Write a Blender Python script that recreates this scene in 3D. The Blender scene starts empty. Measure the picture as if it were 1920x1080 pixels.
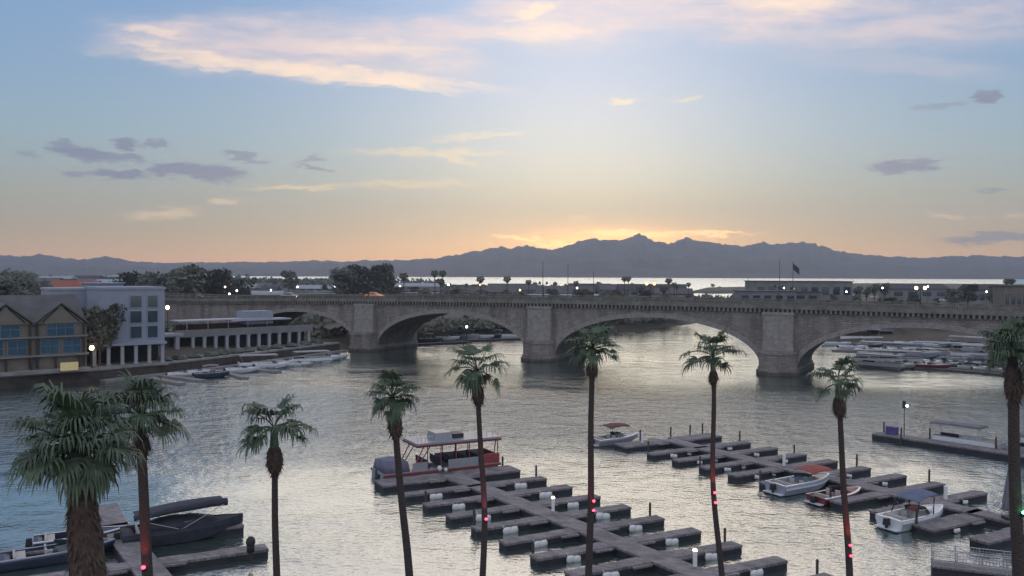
import bpy, math, random
from mathutils import Vector, Matrix, noise
random.seed(7)
C = bpy.context.scene.collection
sc = bpy.context.scene
# ---------------------------------------------------------------- camera
CAMH = 21.0
F = 1640.0
cam = bpy.data.cameras.new('camera'); camo = bpy.data.objects.new('camera', cam); C.objects.link(camo)
cam.sensor_width = 36.0; cam.lens = F / 1920.0 * 36.0
cam.clip_start = 0.5; cam.clip_end = 60000
PITCH = math.atan(29.5 / F); ROLL = 0.004
camo.location = (0, 0, CAMH)
_f = Vector((0, math.cos(PITCH), -math.sin(PITCH))); _r = Vector((1, 0, 0)); _u = _r.cross(_f)
_r2 = _r * math.cos(ROLL) + _u * math.sin(ROLL); _u2 = -_r * math.sin(ROLL) + _u * math.cos(ROLL)
camo.rotation_euler = Matrix((( _r2.x, _u2.x, -_f.x), (_r2.y, _u2.y, -_f.y), (_r2.z, _u2.z, -_f.z))).to_euler()
sc.camera = camo
def ray(px, py): return _f * F + _r2 * (px - 960) + _u2 * (540 - py)
def at(px, py, z=0.0):
    """survey point of the plan: where a bearing meets the level z"""
    d = ray(px, py); t = (z - CAMH) / d.z
    return Vector((d.x * t, d.y * t, z))
def far(px, py, Y):
    d = ray(px, py); t = Y / d.y
    return Vector((d.x * t, Y, CAMH + d.z * t))
def uv(px, py):
    d = ray(px, py); return d.x / d.y, d.z / d.y
# ---------------------------------------------------------------- render / colour
sc.render.engine = 'CYCLES'
sc.view_settings.view_transform = 'Standard'; sc.view_settings.look = 'None'
sc.view_settings.exposure = 0.44; sc.view_settings.gamma = 1.0
sc.cycles.use_denoising = True
sc.cycles.max_bounces = 6; sc.cycles.diffuse_bounces = 2; sc.cycles.glossy_bounces = 4
sc.cycles.transparent_max_bounces = 8; sc.cycles.volume_bounces = 0; sc.cycles.caustics_reflective = False
# ---------------------------------------------------------------- node helpers
class NT:
    def __init__(s, nt): s.nt = nt; nt.nodes.clear()
    def n(s, t, **k):
        x = s.nt.nodes.new(t)
        for a, b in k.items(): setattr(x, a, b)
        return x
    def l(s, a, b): s.nt.links.new(a, b)
    def put(s, inp, v):
        if isinstance(v, bpy.types.NodeSocket): s.l(v, inp)
        elif v is not None: inp.default_value = v
    def m(s, op, a, b=None, c=None, clamp=False):
        x = s.n('ShaderNodeMath', operation=op); x.use_clamp = clamp
        s.put(x.inputs[0], a)
        if b is not None: s.put(x.inputs[1], b)
        if c is not None: s.put(x.inputs[2], c)
        return x.outputs[0]
    def vm(s, op, a, b=None):
        x = s.n('ShaderNodeVectorMath', operation=op); s.put(x.inputs[0], a)
        if b is not None: s.put(x.inputs[1], b)
        return x.outputs['Value'] if op == 'LENGTH' else x.outputs[0]
    def mix(s, f, a, b, bt='MIX'):
        x = s.n('ShaderNodeMix', data_type='RGBA', blend_type=bt)
        s.put(x.inputs[0], f); s.put(x.inputs[6], a); s.put(x.inputs[7], b)
        return x.outputs[2]
    def ramp(s, f, stops, interp='LINEAR'):
        x = s.n('ShaderNodeValToRGB'); x.color_ramp.interpolation = interp
        e = x.color_ramp.elements
        while len(e) < len(stops): e.new(0.5)
        for i, (p, c) in enumerate(stops): e[i].position = p; e[i].color = c
        s.put(x.inputs[0], f); return x.outputs[0]
    def sstep(s, v, a, b):
        x = s.n('ShaderNodeMapRange', interpolation_type='SMOOTHSTEP'); s.put(x.inputs[0], v)
        x.inputs[1].default_value = a; x.inputs[2].default_value = b
        return x.outputs[0]
    def noise(s, vec, scale, detail=4, rough=0.55, out='Fac'):
        x = s.n('ShaderNodeTexNoise'); s.put(x.inputs['Vector'], vec)
        x.inputs['Scale'].default_value = scale; x.inputs['Detail'].default_value = detail
        x.inputs['Roughness'].default_value = rough
        return x.outputs[out]
def lin(c): c /= 255.0; return c / 12.92 if c <= .04045 else ((c + .055) / 1.055) ** 2.4
def rgb(r, g, b, k=1.0): return (lin(r) * k, lin(g) * k, lin(b) * k, 1)
# ---------------------------------------------------------------- world: dusk sky
SUN_AZ, SUN_EL = math.radians(4.5), math.radians(8.0)
w = bpy.data.worlds.new('World'); sc.world = w; w.use_nodes = True
N = NT(w.node_tree)
tc = N.n('ShaderNodeTexCoord'); sep = N.n('ShaderNodeSeparateXYZ'); N.l(tc.outputs['Generated'], sep.inputs[0])
X, Y, Z = sep.outputs
el = N.m('MULTIPLY', N.m('ARCSINE', Z), 57.2958)
az = N.m('MULTIPLY', N.m('ARCTAN2', X, Y), 57.2958)
elf = N.m('DIVIDE', N.m('ADD', el, 5.0), 95.0, clamp=True)
def P(d): return (d + 5.0) / 95.0
side = N.ramp(elf, [(0, rgb(240, 172, 125, 1.5)), (P(0), rgb(240, 172, 125, 1.5)), (P(1.2), rgb(224, 180, 126, 1.25)), (P(2.6), rgb(204, 182, 130, 1.05)), (P(4.2), rgb(184, 182, 150)),
    (P(6), rgb(160, 176, 172)), (P(8.5), rgb(142, 172, 186)), (P(12), rgb(126, 160, 192)), (P(17), rgb(108, 148, 192)), (P(30), rgb(124, 146, 182)), (P(55), rgb(130, 146, 172)), (P(90), rgb(120, 136, 162))])
cent = N.ramp(elf, [(0, rgb(255, 186, 120, 1.8)), (P(0), rgb(255, 186, 120, 1.8)), (P(1.5), rgb(255, 198, 132, 1.5)), (P(2.6), rgb(244, 206, 152, 1.15)), (P(4.2), rgb(214, 206, 172)),
    (P(6), rgb(192, 204, 196)), (P(8.5), rgb(172, 196, 212)), (P(12), rgb(158, 186, 218)), (P(17), rgb(150, 180, 218)), (P(30), rgb(150, 166, 196)), (P(55), rgb(134, 150, 176)), (P(90), rgb(120, 136, 162))])
da = N.m('DIVIDE', N.m('SUBTRACT', az, 3.5), 15.5)
gz = N.m('POWER', 2.718, N.m('MULTIPLY', N.m('MULTIPLY', da, da), -1.0))
base = N.mix(gz, side, cent)
# glow right over the hidden sun
ga = N.m('DIVIDE', N.m('SUBTRACT', az, 6.5), 4.8); ge = N.m('DIVIDE', N.m('SUBTRACT', el, 1.9), .85)
gl = N.m('POWER', 2.718, N.m('MULTIPLY', N.m('ADD', N.m('MULTIPLY', ga, ga), N.m('MULTIPLY', ge, ge)), -1.0))
base = N.mix(N.m('MULTIPLY', gl, 0.8), base, rgb(255, 176, 92, 3.6))
# rear sky brightened as added fill for the sides facing the camera
back = N.sstep(N.m('ABSOLUTE', az), 35, 120)
base = N.mix(N.m('MULTIPLY', back, 0.85), base, rgb(196, 200, 214))
# clouds live on the sky in tangent coordinates of the sunset side
fy = N.m('MAXIMUM', Y, 0.02)
cu = N.m('DIVIDE', X, fy); cv = N.m('DIVIDE', Z, fy)
comb = N.n('ShaderNodeCombineXYZ'); N.l(cu, comb.inputs[0]); N.l(cv, comb.inputs[1])
st = N.n('ShaderNodeMapping'); N.l(comb.outputs[0], st.inputs[0]); st.inputs['Scale'].default_value = (1.0, 3.6, 1.0)
nz = N.noise(st.outputs[0], 34, 6, 0.68, 'Color')
nzo = N.vm('SUBTRACT', nz, (0.5, 0.5, 0.5)); nzo = N.vm('MULTIPLY', nzo, (0.07, 0.024, 0))
cuv = N.vm('ADD', comb.outputs[0], nzo)
nzb = N.vm('MULTIPLY', N.vm('SUBTRACT', N.noise(st.outputs[0], 7, 3, 0.55, 'Color'), (0.5, 0.5, 0.5)), (0.10, 0.02, 0))
cuvb = N.vm('ADD', cuv, nzb)
front = N.sstep(Y, 0.03, 0.25)
def clouds(lst, vec, soft):
    tot = None
    for (px, py, a, b, tilt, k) in lst:
        u0, v0 = uv(px, py)
        mp = N.n('ShaderNodeMapping', vector_type='TEXTURE'); N.l(vec, mp.inputs[0])
        mp.inputs['Location'].default_value = (u0, v0, 0); mp.inputs['Rotation'].default_value = (0, 0, -math.radians(tilt))
        mp.inputs['Scale'].default_value = (a / F, b / F, 1)
        v = N.m('MULTIPLY', N.sstep(N.vm('LENGTH', mp.outputs[0]), 1.0 + soft, 1.0 - soft), k)
        # map range with swapped ends gives 1 inside, 0 outside
        tot = v if tot is None else N.m('MAXIMUM', tot, v)
    return N.m('MULTIPLY', tot, front)
st2 = N.n('ShaderNodeMapping'); N.l(comb.outputs[0], st2.inputs[0]); st2.inputs['Scale'].default_value = (1.0, 5.0, 1.0); st2.inputs['Rotation'].default_value = (0, 0, .06)
wisp = N.noise(st2.outputs[0], 9, 7, 0.66)
streak = N.ramp(wisp, [(0.32, (0.25,) * 3 + (1,)), (0.6, (1, 1, 1, 1))])
def stk(v): return N.m('MULTIPLY', v, streak)
pale = clouds([(400, 85, 190, 46, 4, 1), (560, 88, 260, 52, 3, 1), (700, 85, 190, 50, 6, .95), (800, 66, 130, 30, -10, .85), (300, 72, 90, 26, 8, .7), (960, 50, 120, 26, -8, .9), (1060, 30, 160, 62, 0, 1), (1230, 12, 160, 50, 0, .8), (1420, 10, 240, 66, 3, 1), (1640, 20, 240, 70, 3, .8), (1820, 10, 160, 70, 3, .7),
    (1250, -130, 600, 90, 0, .9), (700, -190, 420, 50, 4, .7), (1500, -330, 760, 120, 4, .9), (1200, -640, 1100, 160, -3, .9), (200, -420, 420, 110, 2, .6), (1680, 118, 200, 22, 5, .3)], cuvb, .5)
base = N.mix(N.m('MULTIPLY', stk(pale), .78), base, rgb(232, 208, 204, 1.0))
pk = N.ramp(wisp, [(0.3, (0.45,) * 3 + (1,)), (0.55, (1, 1, 1, 1))])
peach = clouds([(560, 132, 290, 13, 5, .95), (720, 147, 120, 9, 12, .95), (600, 136, 120, 8, 3, 1), (400, 112, 150, 11, 11, .75), (290, 62, 60, 9, 12, .5), (1010, 22, 50, 11, -14, .9), (1450, 0, 110, 22, 0, .9), (1010, 62, 70, 18, 0, .5), (700, 90, 110, 12, 2, .45),
    (1500, -300, 460, 60, 4, .7), (1250, -620, 700, 80, -3, .7), (1300, -90, 300, 50, 2, .6)], cuvb, .55)
base = N.mix(N.m('MULTIPLY', N.m('MULTIPLY', peach, pk), .95), base, rgb(250, 222, 196, 1.04))
thin = clouds([(560, 351, 78, 5, -1, .8), (760, 346, 110, 6, -1, .55), (800, 285, 130, 7, 0, .5), (850, 297, 50, 5, 18, .5), (900, 254, 90, 6, -6, .4), (1168, 190, 26, 7, -8, .55), (1285, 184, 26, 5, -8, .35),
    (305, 401, 60, 10, -6, 1), (419, 377, 22, 6, -4, .9), (1086, 410, 13, 5, 0, 1.2), (1330, 436, 80, 3, -2, .5), (1782, 406, 42, 4, 3, .7), (1908, 406, 30, 5, 0, .6)], cuv, .6)
base = N.mix(N.m('MULTIPLY', thin, .8), base, rgb(255, 222, 165, 1.1))
lit = clouds([(975, 446, 40, 4, 4, .9), (1175, 438, 80, 5, 2, 1.0), (1050, 458, 60, 5, 0, .9), (1300, 437, 110, 3, 0, .8)], cuv, .5)
base = N.mix(N.m('MULTIPLY', lit, .8), base, rgb(255, 196, 120, 2.9))
dark = clouds([(150, 286, 66, 12, 8, 1), (205, 294, 70, 8, 8, .9), (112, 272, 22, 9, 10, .8), (236, 271, 24, 12, 3, 1), (290, 270, 26, 5, 0, .8), (48, 288, 30, 4, 5, .5),
    (145, 325, 30, 4, 2, .7), (225, 328, 55, 9, 4, 1), (315, 320, 38, 12, -3, 1), (385, 322, 72, 14, 4, 1), (420, 340, 14, 3, 4, .6), (448, 293, 34, 7, 6, .8), (480, 302, 18, 4, 8, .7), (580, 298, 28, 5, -14, .7), (592, 317, 34, 4, 8, .8),
    (1690, 313, 62, 12, -3, 1), (1740, 301, 26, 5, -6, .8), (1850, 183, 30, 10, -6, 1), (1760, 200, 56, 6, -5, .5), (1860, 358, 24, 3, 0, .6),
    (1875, 444, 110, 10, -4, .8)], cuv, .32)
base = N.mix(N.m('MULTIPLY', dark, .92), base, rgb(112, 122, 150))
# high altocumulus overhead, seen only as light and in the water
hi = N.ramp(N.noise(tc.outputs['Generated'], 4.5, 6, .6), [(.46, (0, 0, 0, 1)), (.72, (1, 1, 1, 1))])
hi = N.m('MULTIPLY', hi, N.sstep(el, 20, 34))
base = N.mix(N.m('MULTIPLY', hi, .75), base, rgb(222, 196, 182))
sky = N.n('ShaderNodeTexSky', sky_type='NISHITA'); sky.sun_disc = False; sky.sun_elevation = SUN_EL; sky.sun_rotation = SUN_AZ; sky.dust_density = 3
bg1 = N.n('ShaderNodeBackground'); N.l(base, bg1.inputs[0]); bg1.inputs[1].default_value = 0.87
bg2 = N.n('ShaderNodeBackground'); N.l(sky.outputs[0], bg2.inputs[0]); bg2.inputs[1].default_value = 0.006
ad = N.n('ShaderNodeAddShader'); N.l(bg1.outputs[0], ad.inputs[0]); N.l(bg2.outputs[0], ad.inputs[1])
ow = N.n('ShaderNodeOutputWorld'); N.l(ad.outputs[0], ow.inputs[0])
# ---------------------------------------------------------------- sun, already behind the range
sl = bpy.data.lights.new('sun', 'SUN'); sl.energy = 0.5; sl.angle = math.radians(50); sl.color = (1, .74, .5)
so = bpy.data.objects.new('sun', sl); C.objects.link(so)
sd = Vector((math.sin(SUN_AZ) * math.cos(SUN_EL), math.cos(SUN_AZ) * math.cos(SUN_EL), math.sin(SUN_EL)))
so.rotation_euler = sd.to_track_quat('Z', 'Y').to_euler()
# ---------------------------------------------------------------- materials
MATS = {}
def mat(name, col, rough=.7, metal=0, var=.25, nscale=1.5, bump=0.0, bscale=8, emit=None, coords='Object', spec=.5):
    if name in MATS: return MATS[name]
    m = bpy.data.materials.new(name); m.use_nodes = True; n = NT(m.node_tree)
    o = n.n('ShaderNodeOutputMaterial'); b = n.n('ShaderNodeBsdfPrincipled'); n.l(b.outputs[0], o.inputs[0])
    t = n.n('ShaderNodeTexCoord').outputs[coords]
    c = tuple(col) + (1,) if len(col) == 3 else col
    if var:
        f = n.noise(t, nscale, 5, .6)
        lo = tuple(x * (1 - var) for x in c[:3]) + (1,); hi_ = tuple(min(1, x * (1 + var)) for x in c[:3]) + (1,)
        cc = n.ramp(f, [(.3, lo), (.7, hi_)]); n.l(cc, b.inputs['Base Color'])
    else: b.inputs['Base Color'].default_value = c
    b.inputs['Roughness'].default_value = rough; b.inputs['Metallic'].default_value = metal
    b.inputs['Specular IOR Level'].default_value = spec
    if bump:
        bp = n.n('ShaderNodeBump'); bp.inputs['Strength'].default_value = 1; bp.inputs['Distance'].default_value = bump
        n.l(n.noise(t, bscale, 4, .6), bp.inputs['Height']); n.l(bp.outputs[0], b.inputs['Normal'])
    if emit:
        b.inputs['Emission Color'].default_value = tuple(emit[:3]) + (1,); b.inputs['Emission Strength'].default_value = emit[3]
    MATS[name] = m; return m
def masonry(name, col, bw=1.1, bh=.45):
    m = bpy.data.materials.new(name); m.use_nodes = True; n = NT(m.node_tree)
    o = n.n('ShaderNodeOutputMaterial'); b = n.n('ShaderNodeBsdfPrincipled'); n.l(b.outputs[0], o.inputs[0])
    t = n.n('ShaderNodeTexCoord').outputs['Object']
    s = n.n('ShaderNodeSeparateXYZ'); n.l(t, s.inputs[0]); cb = n.n('ShaderNodeCombineXYZ')
    n.l(n.m('ADD', s.outputs[0], s.outputs[1]), cb.inputs[0]); n.l(s.outputs[2], cb.inputs[1])
    br = n.n('ShaderNodeTexBrick'); n.l(cb.outputs[0], br.inputs[0]); br.inputs['Scale'].default_value = 1
    br.inputs['Brick Width'].default_value = bw; br.inputs['Row Height'].default_value = bh; br.inputs['Mortar Size'].default_value = .03
    br.inputs['Color1'].default_value = tuple(x * .84 for x in col) + (1,); br.inputs['Color2'].default_value = tuple(x * 1.13 for x in col) + (1,)
    br.inputs['Mortar'].default_value = tuple(x * .68 for x in col) + (1,)
    st_ = n.n('ShaderNodeMapping'); n.l(t, st_.inputs[0]); st_.inputs['Scale'].default_value = (1, 1, .22)
    f = n.noise(st_.outputs[0], .35, 6, .65)
    stain = n.ramp(f, [(.35, (.6, .58, .56, 1)), (.65, (1.12, 1.1, 1.08, 1))])
    wet = n.sstep(n.m('ADD', s.outputs[2], n.m('MULTIPLY', n.noise(t, .8, 3, .6), .5)), .75, 1.15)
    tide = n.mix(wet, (.42, .44, .38, 1), (1, 1, 1, 1))
    n.l(n.mix(1.0, n.mix(1.0, br.outputs[0], stain, 'MULTIPLY'), tide, 'MULTIPLY'), b.inputs['Base Color'])
    b.inputs['Roughness'].default_value = .85
    bp = n.n('ShaderNodeBump'); bp.inputs['Distance'].default_value = .06; bp.inputs['Strength'].default_value = .9
    n.l(n.m('ADD', br.outputs['Fac'], n.m('MULTIPLY', n.noise(t, 3, 4, .6), -.8)), bp.inputs['Height']); bp.invert = True
    n.l(bp.outputs[0], b.inputs['Normal'])
    MATS[name] = m; return m
def planks(name, col):
    m = bpy.data.materials.new(name); m.use_nodes = True; n = NT(m.node_tree)
    o = n.n('ShaderNodeOutputMaterial'); b = n.n('ShaderNodeBsdfPrincipled'); n.l(b.outputs[0], o.inputs[0])
    t = n.n('ShaderNodeTexCoord').outputs['Object']; mp = n.n('ShaderNodeMapping'); n.l(t, mp.inputs[0]); mp.inputs['Rotation'].default_value = (0, 0, .5)
    br = n.n('ShaderNodeTexBrick'); n.l(mp.outputs[0], br.inputs[0]); br.inputs['Scale'].default_value = 1; br.inputs['Brick Width'].default_value = 1.2; br.inputs['Row Height'].default_value = .3
    br.inputs['Mortar Size'].default_value = .014; br.inputs['Color1'].default_value = tuple(x * .8 for x in col) + (1,); br.inputs['Color2'].default_value = tuple(x * 1.15 for x in col) + (1,); br.inputs['Mortar'].default_value = tuple(x * .35 for x in col) + (1,)
    f = n.ramp(n.noise(t, .9, 5, .65), [(.32, (.62, .6, .58, 1)), (.66, (1.15, 1.14, 1.12, 1))])
    n.l(n.mix(1.0, br.outputs[0], f, 'MULTIPLY'), b.inputs['Base Color']); b.inputs['Roughness'].default_value = .85
    MATS[name] = m
def trunk_mat(name, col):
    m = bpy.data.materials.new(name); m.use_nodes = True; n = NT(m.node_tree)
    o = n.n('ShaderNodeOutputMaterial'); b = n.n('ShaderNodeBsdfPrincipled'); n.l(b.outputs[0], o.inputs[0])
    t = n.n('ShaderNodeTexCoord').outputs['Object']; w_ = n.n('ShaderNodeTexWave', wave_type='BANDS', bands_direction='Z'); n.l(t, w_.inputs[0])
    w_.inputs['Scale'].default_value = 4.5; w_.inputs['Distortion'].default_value = 7; w_.inputs['Detail'].default_value = 4; w_.inputs['Detail Scale'].default_value = 2.5
    n.l(n.ramp(w_.outputs['Fac'], [(.2, tuple(x * .85 for x in col) + (1,)), (.8, tuple(x * 1.12 for x in col) + (1,))]), b.inputs['Base Color']); b.inputs['Roughness'].default_value = .95
    bp = n.n('ShaderNodeBump'); bp.inputs['Distance'].default_value = .03; n.l(w_.outputs['Fac'], bp.inputs['Height']); n.l(bp.outputs[0], b.inputs['Normal']); MATS[name] = m
def water_mat():
    m = bpy.data.materials.new('water'); m.use_nodes = True; n = NT(m.node_tree)
    o = n.n('ShaderNodeOutputMaterial'); t = n.n('ShaderNodeTexCoord').outputs['Object']
    mp = n.n('ShaderNodeMapping'); n.l(t, mp.inputs[0]); mp.inputs['Scale'].default_value = (.8, 1, 1); mp.inputs['Rotation'].default_value = (0, 0, .12)
    sy = n.n('ShaderNodeSeparateXYZ'); n.l(t, sy.inputs[0]); wy = n.m('ADD', sy.outputs[1], n.m('MULTIPLY', n.noise(mp.outputs[0], .03, 3, .5), 40.0))
    pn = n.ramp(n.noise(mp.outputs[0], .02, 4, .6), [(.4, (0,) * 3 + (1,)), (.62, (1, 1, 1, 1))])
    # a breeze band across the channel before the bridge, calmer by the docks and beyond the piers
    band = n.m('MULTIPLY', n.sstep(wy, 108, 130), n.m('SUBTRACT', 1.0, n.sstep(wy, 158, 186)))
    patch = n.m('ADD', n.m('ADD', n.m('MULTIPLY', band, 1.0), .17), n.m('MULTIPLY', pn, .27))
    h1 = n.noise(mp.outputs[0], .24, 3, .6); h2 = n.noise(mp.outputs[0], .95, 4, .62); h3 = n.noise(mp.outputs[0], .12, 2, .5)
    calm = n.m('SUBTRACT', 1.0, n.m('MULTIPLY', n.sstep(sy.outputs[1], 260, 700), .93))
    h = n.m('ADD', n.m('MULTIPLY', n.m('ADD', n.m('MULTIPLY', h1, 1.25), n.m('MULTIPLY', h2, .85)), patch), n.m('MULTIPLY', h3, .2))
    bp = n.n('ShaderNodeBump'); bp.inputs['Strength'].default_value = 1; bp.inputs['Distance'].default_value = .5
    lee = n.m('MULTIPLY', n.m('SUBTRACT', sy.outputs[1], 600.0), n.m('MULTIPLY', n.sstep(sy.outputs[1], 500, 800), .17))
    n.l(n.m('ADD', n.m('MULTIPLY', h, calm), lee), bp.inputs['Height'])
    g = n.n('ShaderNodeBsdfGlossy'); g.inputs['Roughness'].default_value = .035; g.inputs['Color'].default_value = (.88, .95, .94, 1); n.l(bp.outputs[0], g.inputs['Normal'])
    d = n.n('ShaderNodeBsdfDiffuse'); d.inputs['Color'].default_value = (.06, .09, .085, 1)
    fr = n.n('ShaderNodeFresnel'); fr.inputs['IOR'].default_value = 1.6; n.l(bp.outputs[0], fr.inputs['Normal'])
    f = n.m('MULTIPLY_ADD', fr.outputs[0], .8, .36, clamp=True)
    mx = n.n('ShaderNodeMixShader'); n.l(f, mx.inputs[0]); n.l(d.outputs[0], mx.inputs[1]); n.l(g.outputs[0], mx.inputs[2]); n.l(mx.outputs[0], o.inputs[0])
    MATS['water'] = m; return m
# ---------------------------------------------------------------- mesh builder
class MB:
    def __init__(s): s.v = []; s.f = []; s.M = Matrix.Identity(4)
    def add(s, vs, fs):
        o = len(s.v); s.v += [tuple(s.M @ Vector(p)) for p in vs]; s.f += [tuple(i + o for i in q) for q in fs]; return s
    def box(s, c, d, rz=0, taper=0):
        x, y, z = d[0] / 2, d[1] / 2, d[2] / 2; R = Matrix.Rotation(rz, 3, 'Z'); c = Vector(c); k = 1 - taper
        ps = [(-x, -y, -z), (x, -y, -z), (x, y, -z), (-x, y, -z), (-x * k, -y * k, z), (x * k, -y * k, z), (x * k, y * k, z), (-x * k, y * k, z)]
        return s.add([tuple(R @ Vector(p) + c) for p in ps], [(0, 3, 2, 1), (4, 5, 6, 7), (0, 1, 5, 4), (1, 2, 6, 5), (2, 3, 7, 6), (3, 0, 4, 7)])
    def tube(s, pts, rad, n=8, caps=True):
        pts = [Vector(p) for p in pts]; rad = rad if isinstance(rad, (list, tuple)) else [rad] * len(pts)
        vs = []; fs = []
        for i, p in enumerate(pts):
            a = pts[max(0, i - 1)]; b = pts[min(len(pts) - 1, i + 1)]; t = (b - a).normalized()
            q = t.orthogonal().normalized() if abs(t.z) < .99 else Vector((1, 0, 0))
            if abs(t.z) < .99:
                q = Vector((0, 0, 1)).cross(t).normalized()
            r_ = t.cross(q)
            for k in range(n):
                an = 2 * math.pi * k / n; vs.append(tuple(p + (q * math.cos(an) + r_ * math.sin(an)) * rad[i]))
        for i in range(len(pts) - 1):
            for k in range(n): fs.append((i * n + k, i * n + (k + 1) % n, (i + 1) * n + (k + 1) % n, (i + 1) * n + k))
        if caps: fs += [tuple(range(n - 1, -1, -1)), tuple((len(pts) - 1) * n + k for k in range(n))]
        return s.add(vs, fs)
    def prism(s, poly, z0, z1):
        n = len(poly); vs = [(x, y, z0) for x, y in poly] + [(x, y, z1) for x, y in poly]
        return s.add(vs, [tuple(range(n - 1, -1, -1)), tuple(range(n, 2 * n))] + [(i, (i + 1) % n, n + (i + 1) % n, n + i) for i in range(n)])
    def loft(s, secs, caps=True, closed=True):
        n = len(secs[0]); vs = [p for q in secs for p in q]; fs = []
        for i in range(len(secs) - 1):
            for k in range(n if closed else n - 1):
                fs.append((i * n + k, i * n + (k + 1) % n, (i + 1) * n + (k + 1) % n, (i + 1) * n + k))
        if caps: fs += [tuple(range(n - 1, -1, -1)), tuple((len(secs) - 1) * n + k for k in range(n))]
        return s.add(vs, fs)
    def gable(s, c, d, h, rz=0, over=.4):
        x, y = d[0] / 2 + over, d[1] / 2 + over; R = Matrix.Rotation(rz, 3, 'Z'); c = Vector(c)
        ps = [(-x, -y, 0), (x, -y, 0), (x, y, 0), (-x, y, 0), (-x, 0, h), (x, 0, h), (-x, -y, -.25), (x, -y, -.25), (x, y, -.25), (-x, y, -.25)]
        return s.add([tuple(R @ Vector(p) + c) for p in ps], [(0, 1, 5, 4), (2, 3, 4, 5), (0, 4, 3), (1, 2, 5), (6, 9, 8, 7), (0, 6, 7, 1), (1, 7, 8, 2), (2, 8, 9, 3), (3, 9, 6, 0)])
    def blob(s, c, r, n=10, jit=.15):
        c = Vector(c); vs = []; fs = []; m_ = n // 2
        for i in range(m_ + 1):
            th = math.pi * i / m_
            for k in range(n):
                a = 2 * math.pi * k / n; j = 1 + random.uniform(-jit, jit)
                vs.append((c.x + r[0] * math.sin(th) * math.cos(a) * j, c.y + r[1] * math.sin(th) * math.sin(a) * j, c.z + r[2] * math.cos(th) * j))
        for i in range(m_):
            for k in range(n): fs.append((i * n + k, (i + 1) * n + k, (i + 1) * n + (k + 1) % n, i * n + (k + 1) % n))
        return s.add(vs, fs)
    def build(s, name, m, parent=None, smooth=False):
        me = bpy.data.meshes.new(name); me.from_pydata(s.v, [], s.f); me.validate(); me.update()
        if smooth:
            for p in me.polygons: p.use_smooth = True
        me.materials.append(MATS[m] if isinstance(m, str) else m)
        o = bpy.data.objects.new(name, me); C.objects.link(o); o.parent = parent
        return o
def tag(o, label=None, cat=None, group=None, kind=None):
    for k, v in (('label', label), ('category', cat), ('group', group), ('kind', kind)):
        if v: o[k] = v
    return o
def empty(name, loc, rz=0, label=None, cat=None, group=None):
    o = bpy.data.objects.new(name, None); C.objects.link(o); o.location = loc; o.rotation_euler = (0, 0, rz)
    return tag(o, label, cat, group)
KIDS = {}
def children(o): return [c for c in bpy.data.objects if c.parent is o]
def copy_tree(o, parent=None, kids=None):
    if kids is None:
        kids = {}
        for c in bpy.data.objects:
            if c.parent: kids.setdefault(c.parent.name, []).append(c)
    c = o.copy(); C.objects.link(c); c.parent = parent
    for ch in kids.get(o.name, []): copy_tree(ch, c, kids)
    return c
# ================================================================ SETTING
mat('dirt', (.115, .105, .082), .95, var=.35, nscale=.05, bump=.3, bscale=.3)
mat('mountain', (.10, .08, .075), .95, var=.5, nscale=.006)
mat('asphalt', (.055, .055, .058), .9, var=.2, nscale=.2)
water_mat()
wm = MB()
R_ = 6400
wm.add([(-R_, -150, 0), (R_, -150, 0), (R_, R_, 0), (-R_, R_, 0)], [(0, 1, 2, 3)])
water = tag(wm.build('water', 'water'), kind='structure')
# lake / channel bed below, one sheet to the horizon
gm = MB(); gm.add([(-R_, -150, -3), (R_, -150, -3), (R_, R_, -3), (-R_, R_, -3)], [(0, 1, 2, 3)])
tag(gm.build('ground', 'dirt'), kind='structure')
# far range: heightfield fanned out behind the lake
sil = [(-300, 476), (0, 478), (40, 480), (75, 475), (110, 482), (160, 486), (200, 480), (230, 486), (255, 490), (300, 492), (400, 491.5), (500, 491), (560, 489.5), (580, 487.5), (640, 490), (700, 487.5), (760, 486.5), (810, 484.5), (850, 478), (890, 471), (935, 462),
       (955, 465.5), (985, 458), (1010, 465), (1040, 467), (1070, 458), (1100, 446), (1140, 450.5), (1160, 449), (1200, 437), (1225, 449), (1255, 456), (1285, 445), (1320, 452.5), (1360, 456), (1395, 460), (1420, 453), (1450, 456),
       (1495, 452), (1530, 457), (1570, 470), (1610, 475), (1650, 479.5), (1700, 481), (1740, 483), (1790, 479), (1840, 479.5), (1920, 481), (2250, 476)]
su = [(uv(a, b)) for a, b in sil]
def silv(u):
    for i in range(len(su) - 1):
        if su[i][0] <= u <= su[i + 1][0]:
            t = (u - su[i][0]) / (su[i + 1][0] - su[i][0]); return su[i][1] * (1 - t) + su[i + 1][1] * t
    return su[0][1] if u < su[0][0] else su[-1][1]
def ssf(a, b, x): t = max(0, min(1, (x - a) / (b - a))); return t * t * (3 - 2 * t)
NU, NY = 1300, 40
rm = MB(); vs = []; fs = []
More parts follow.
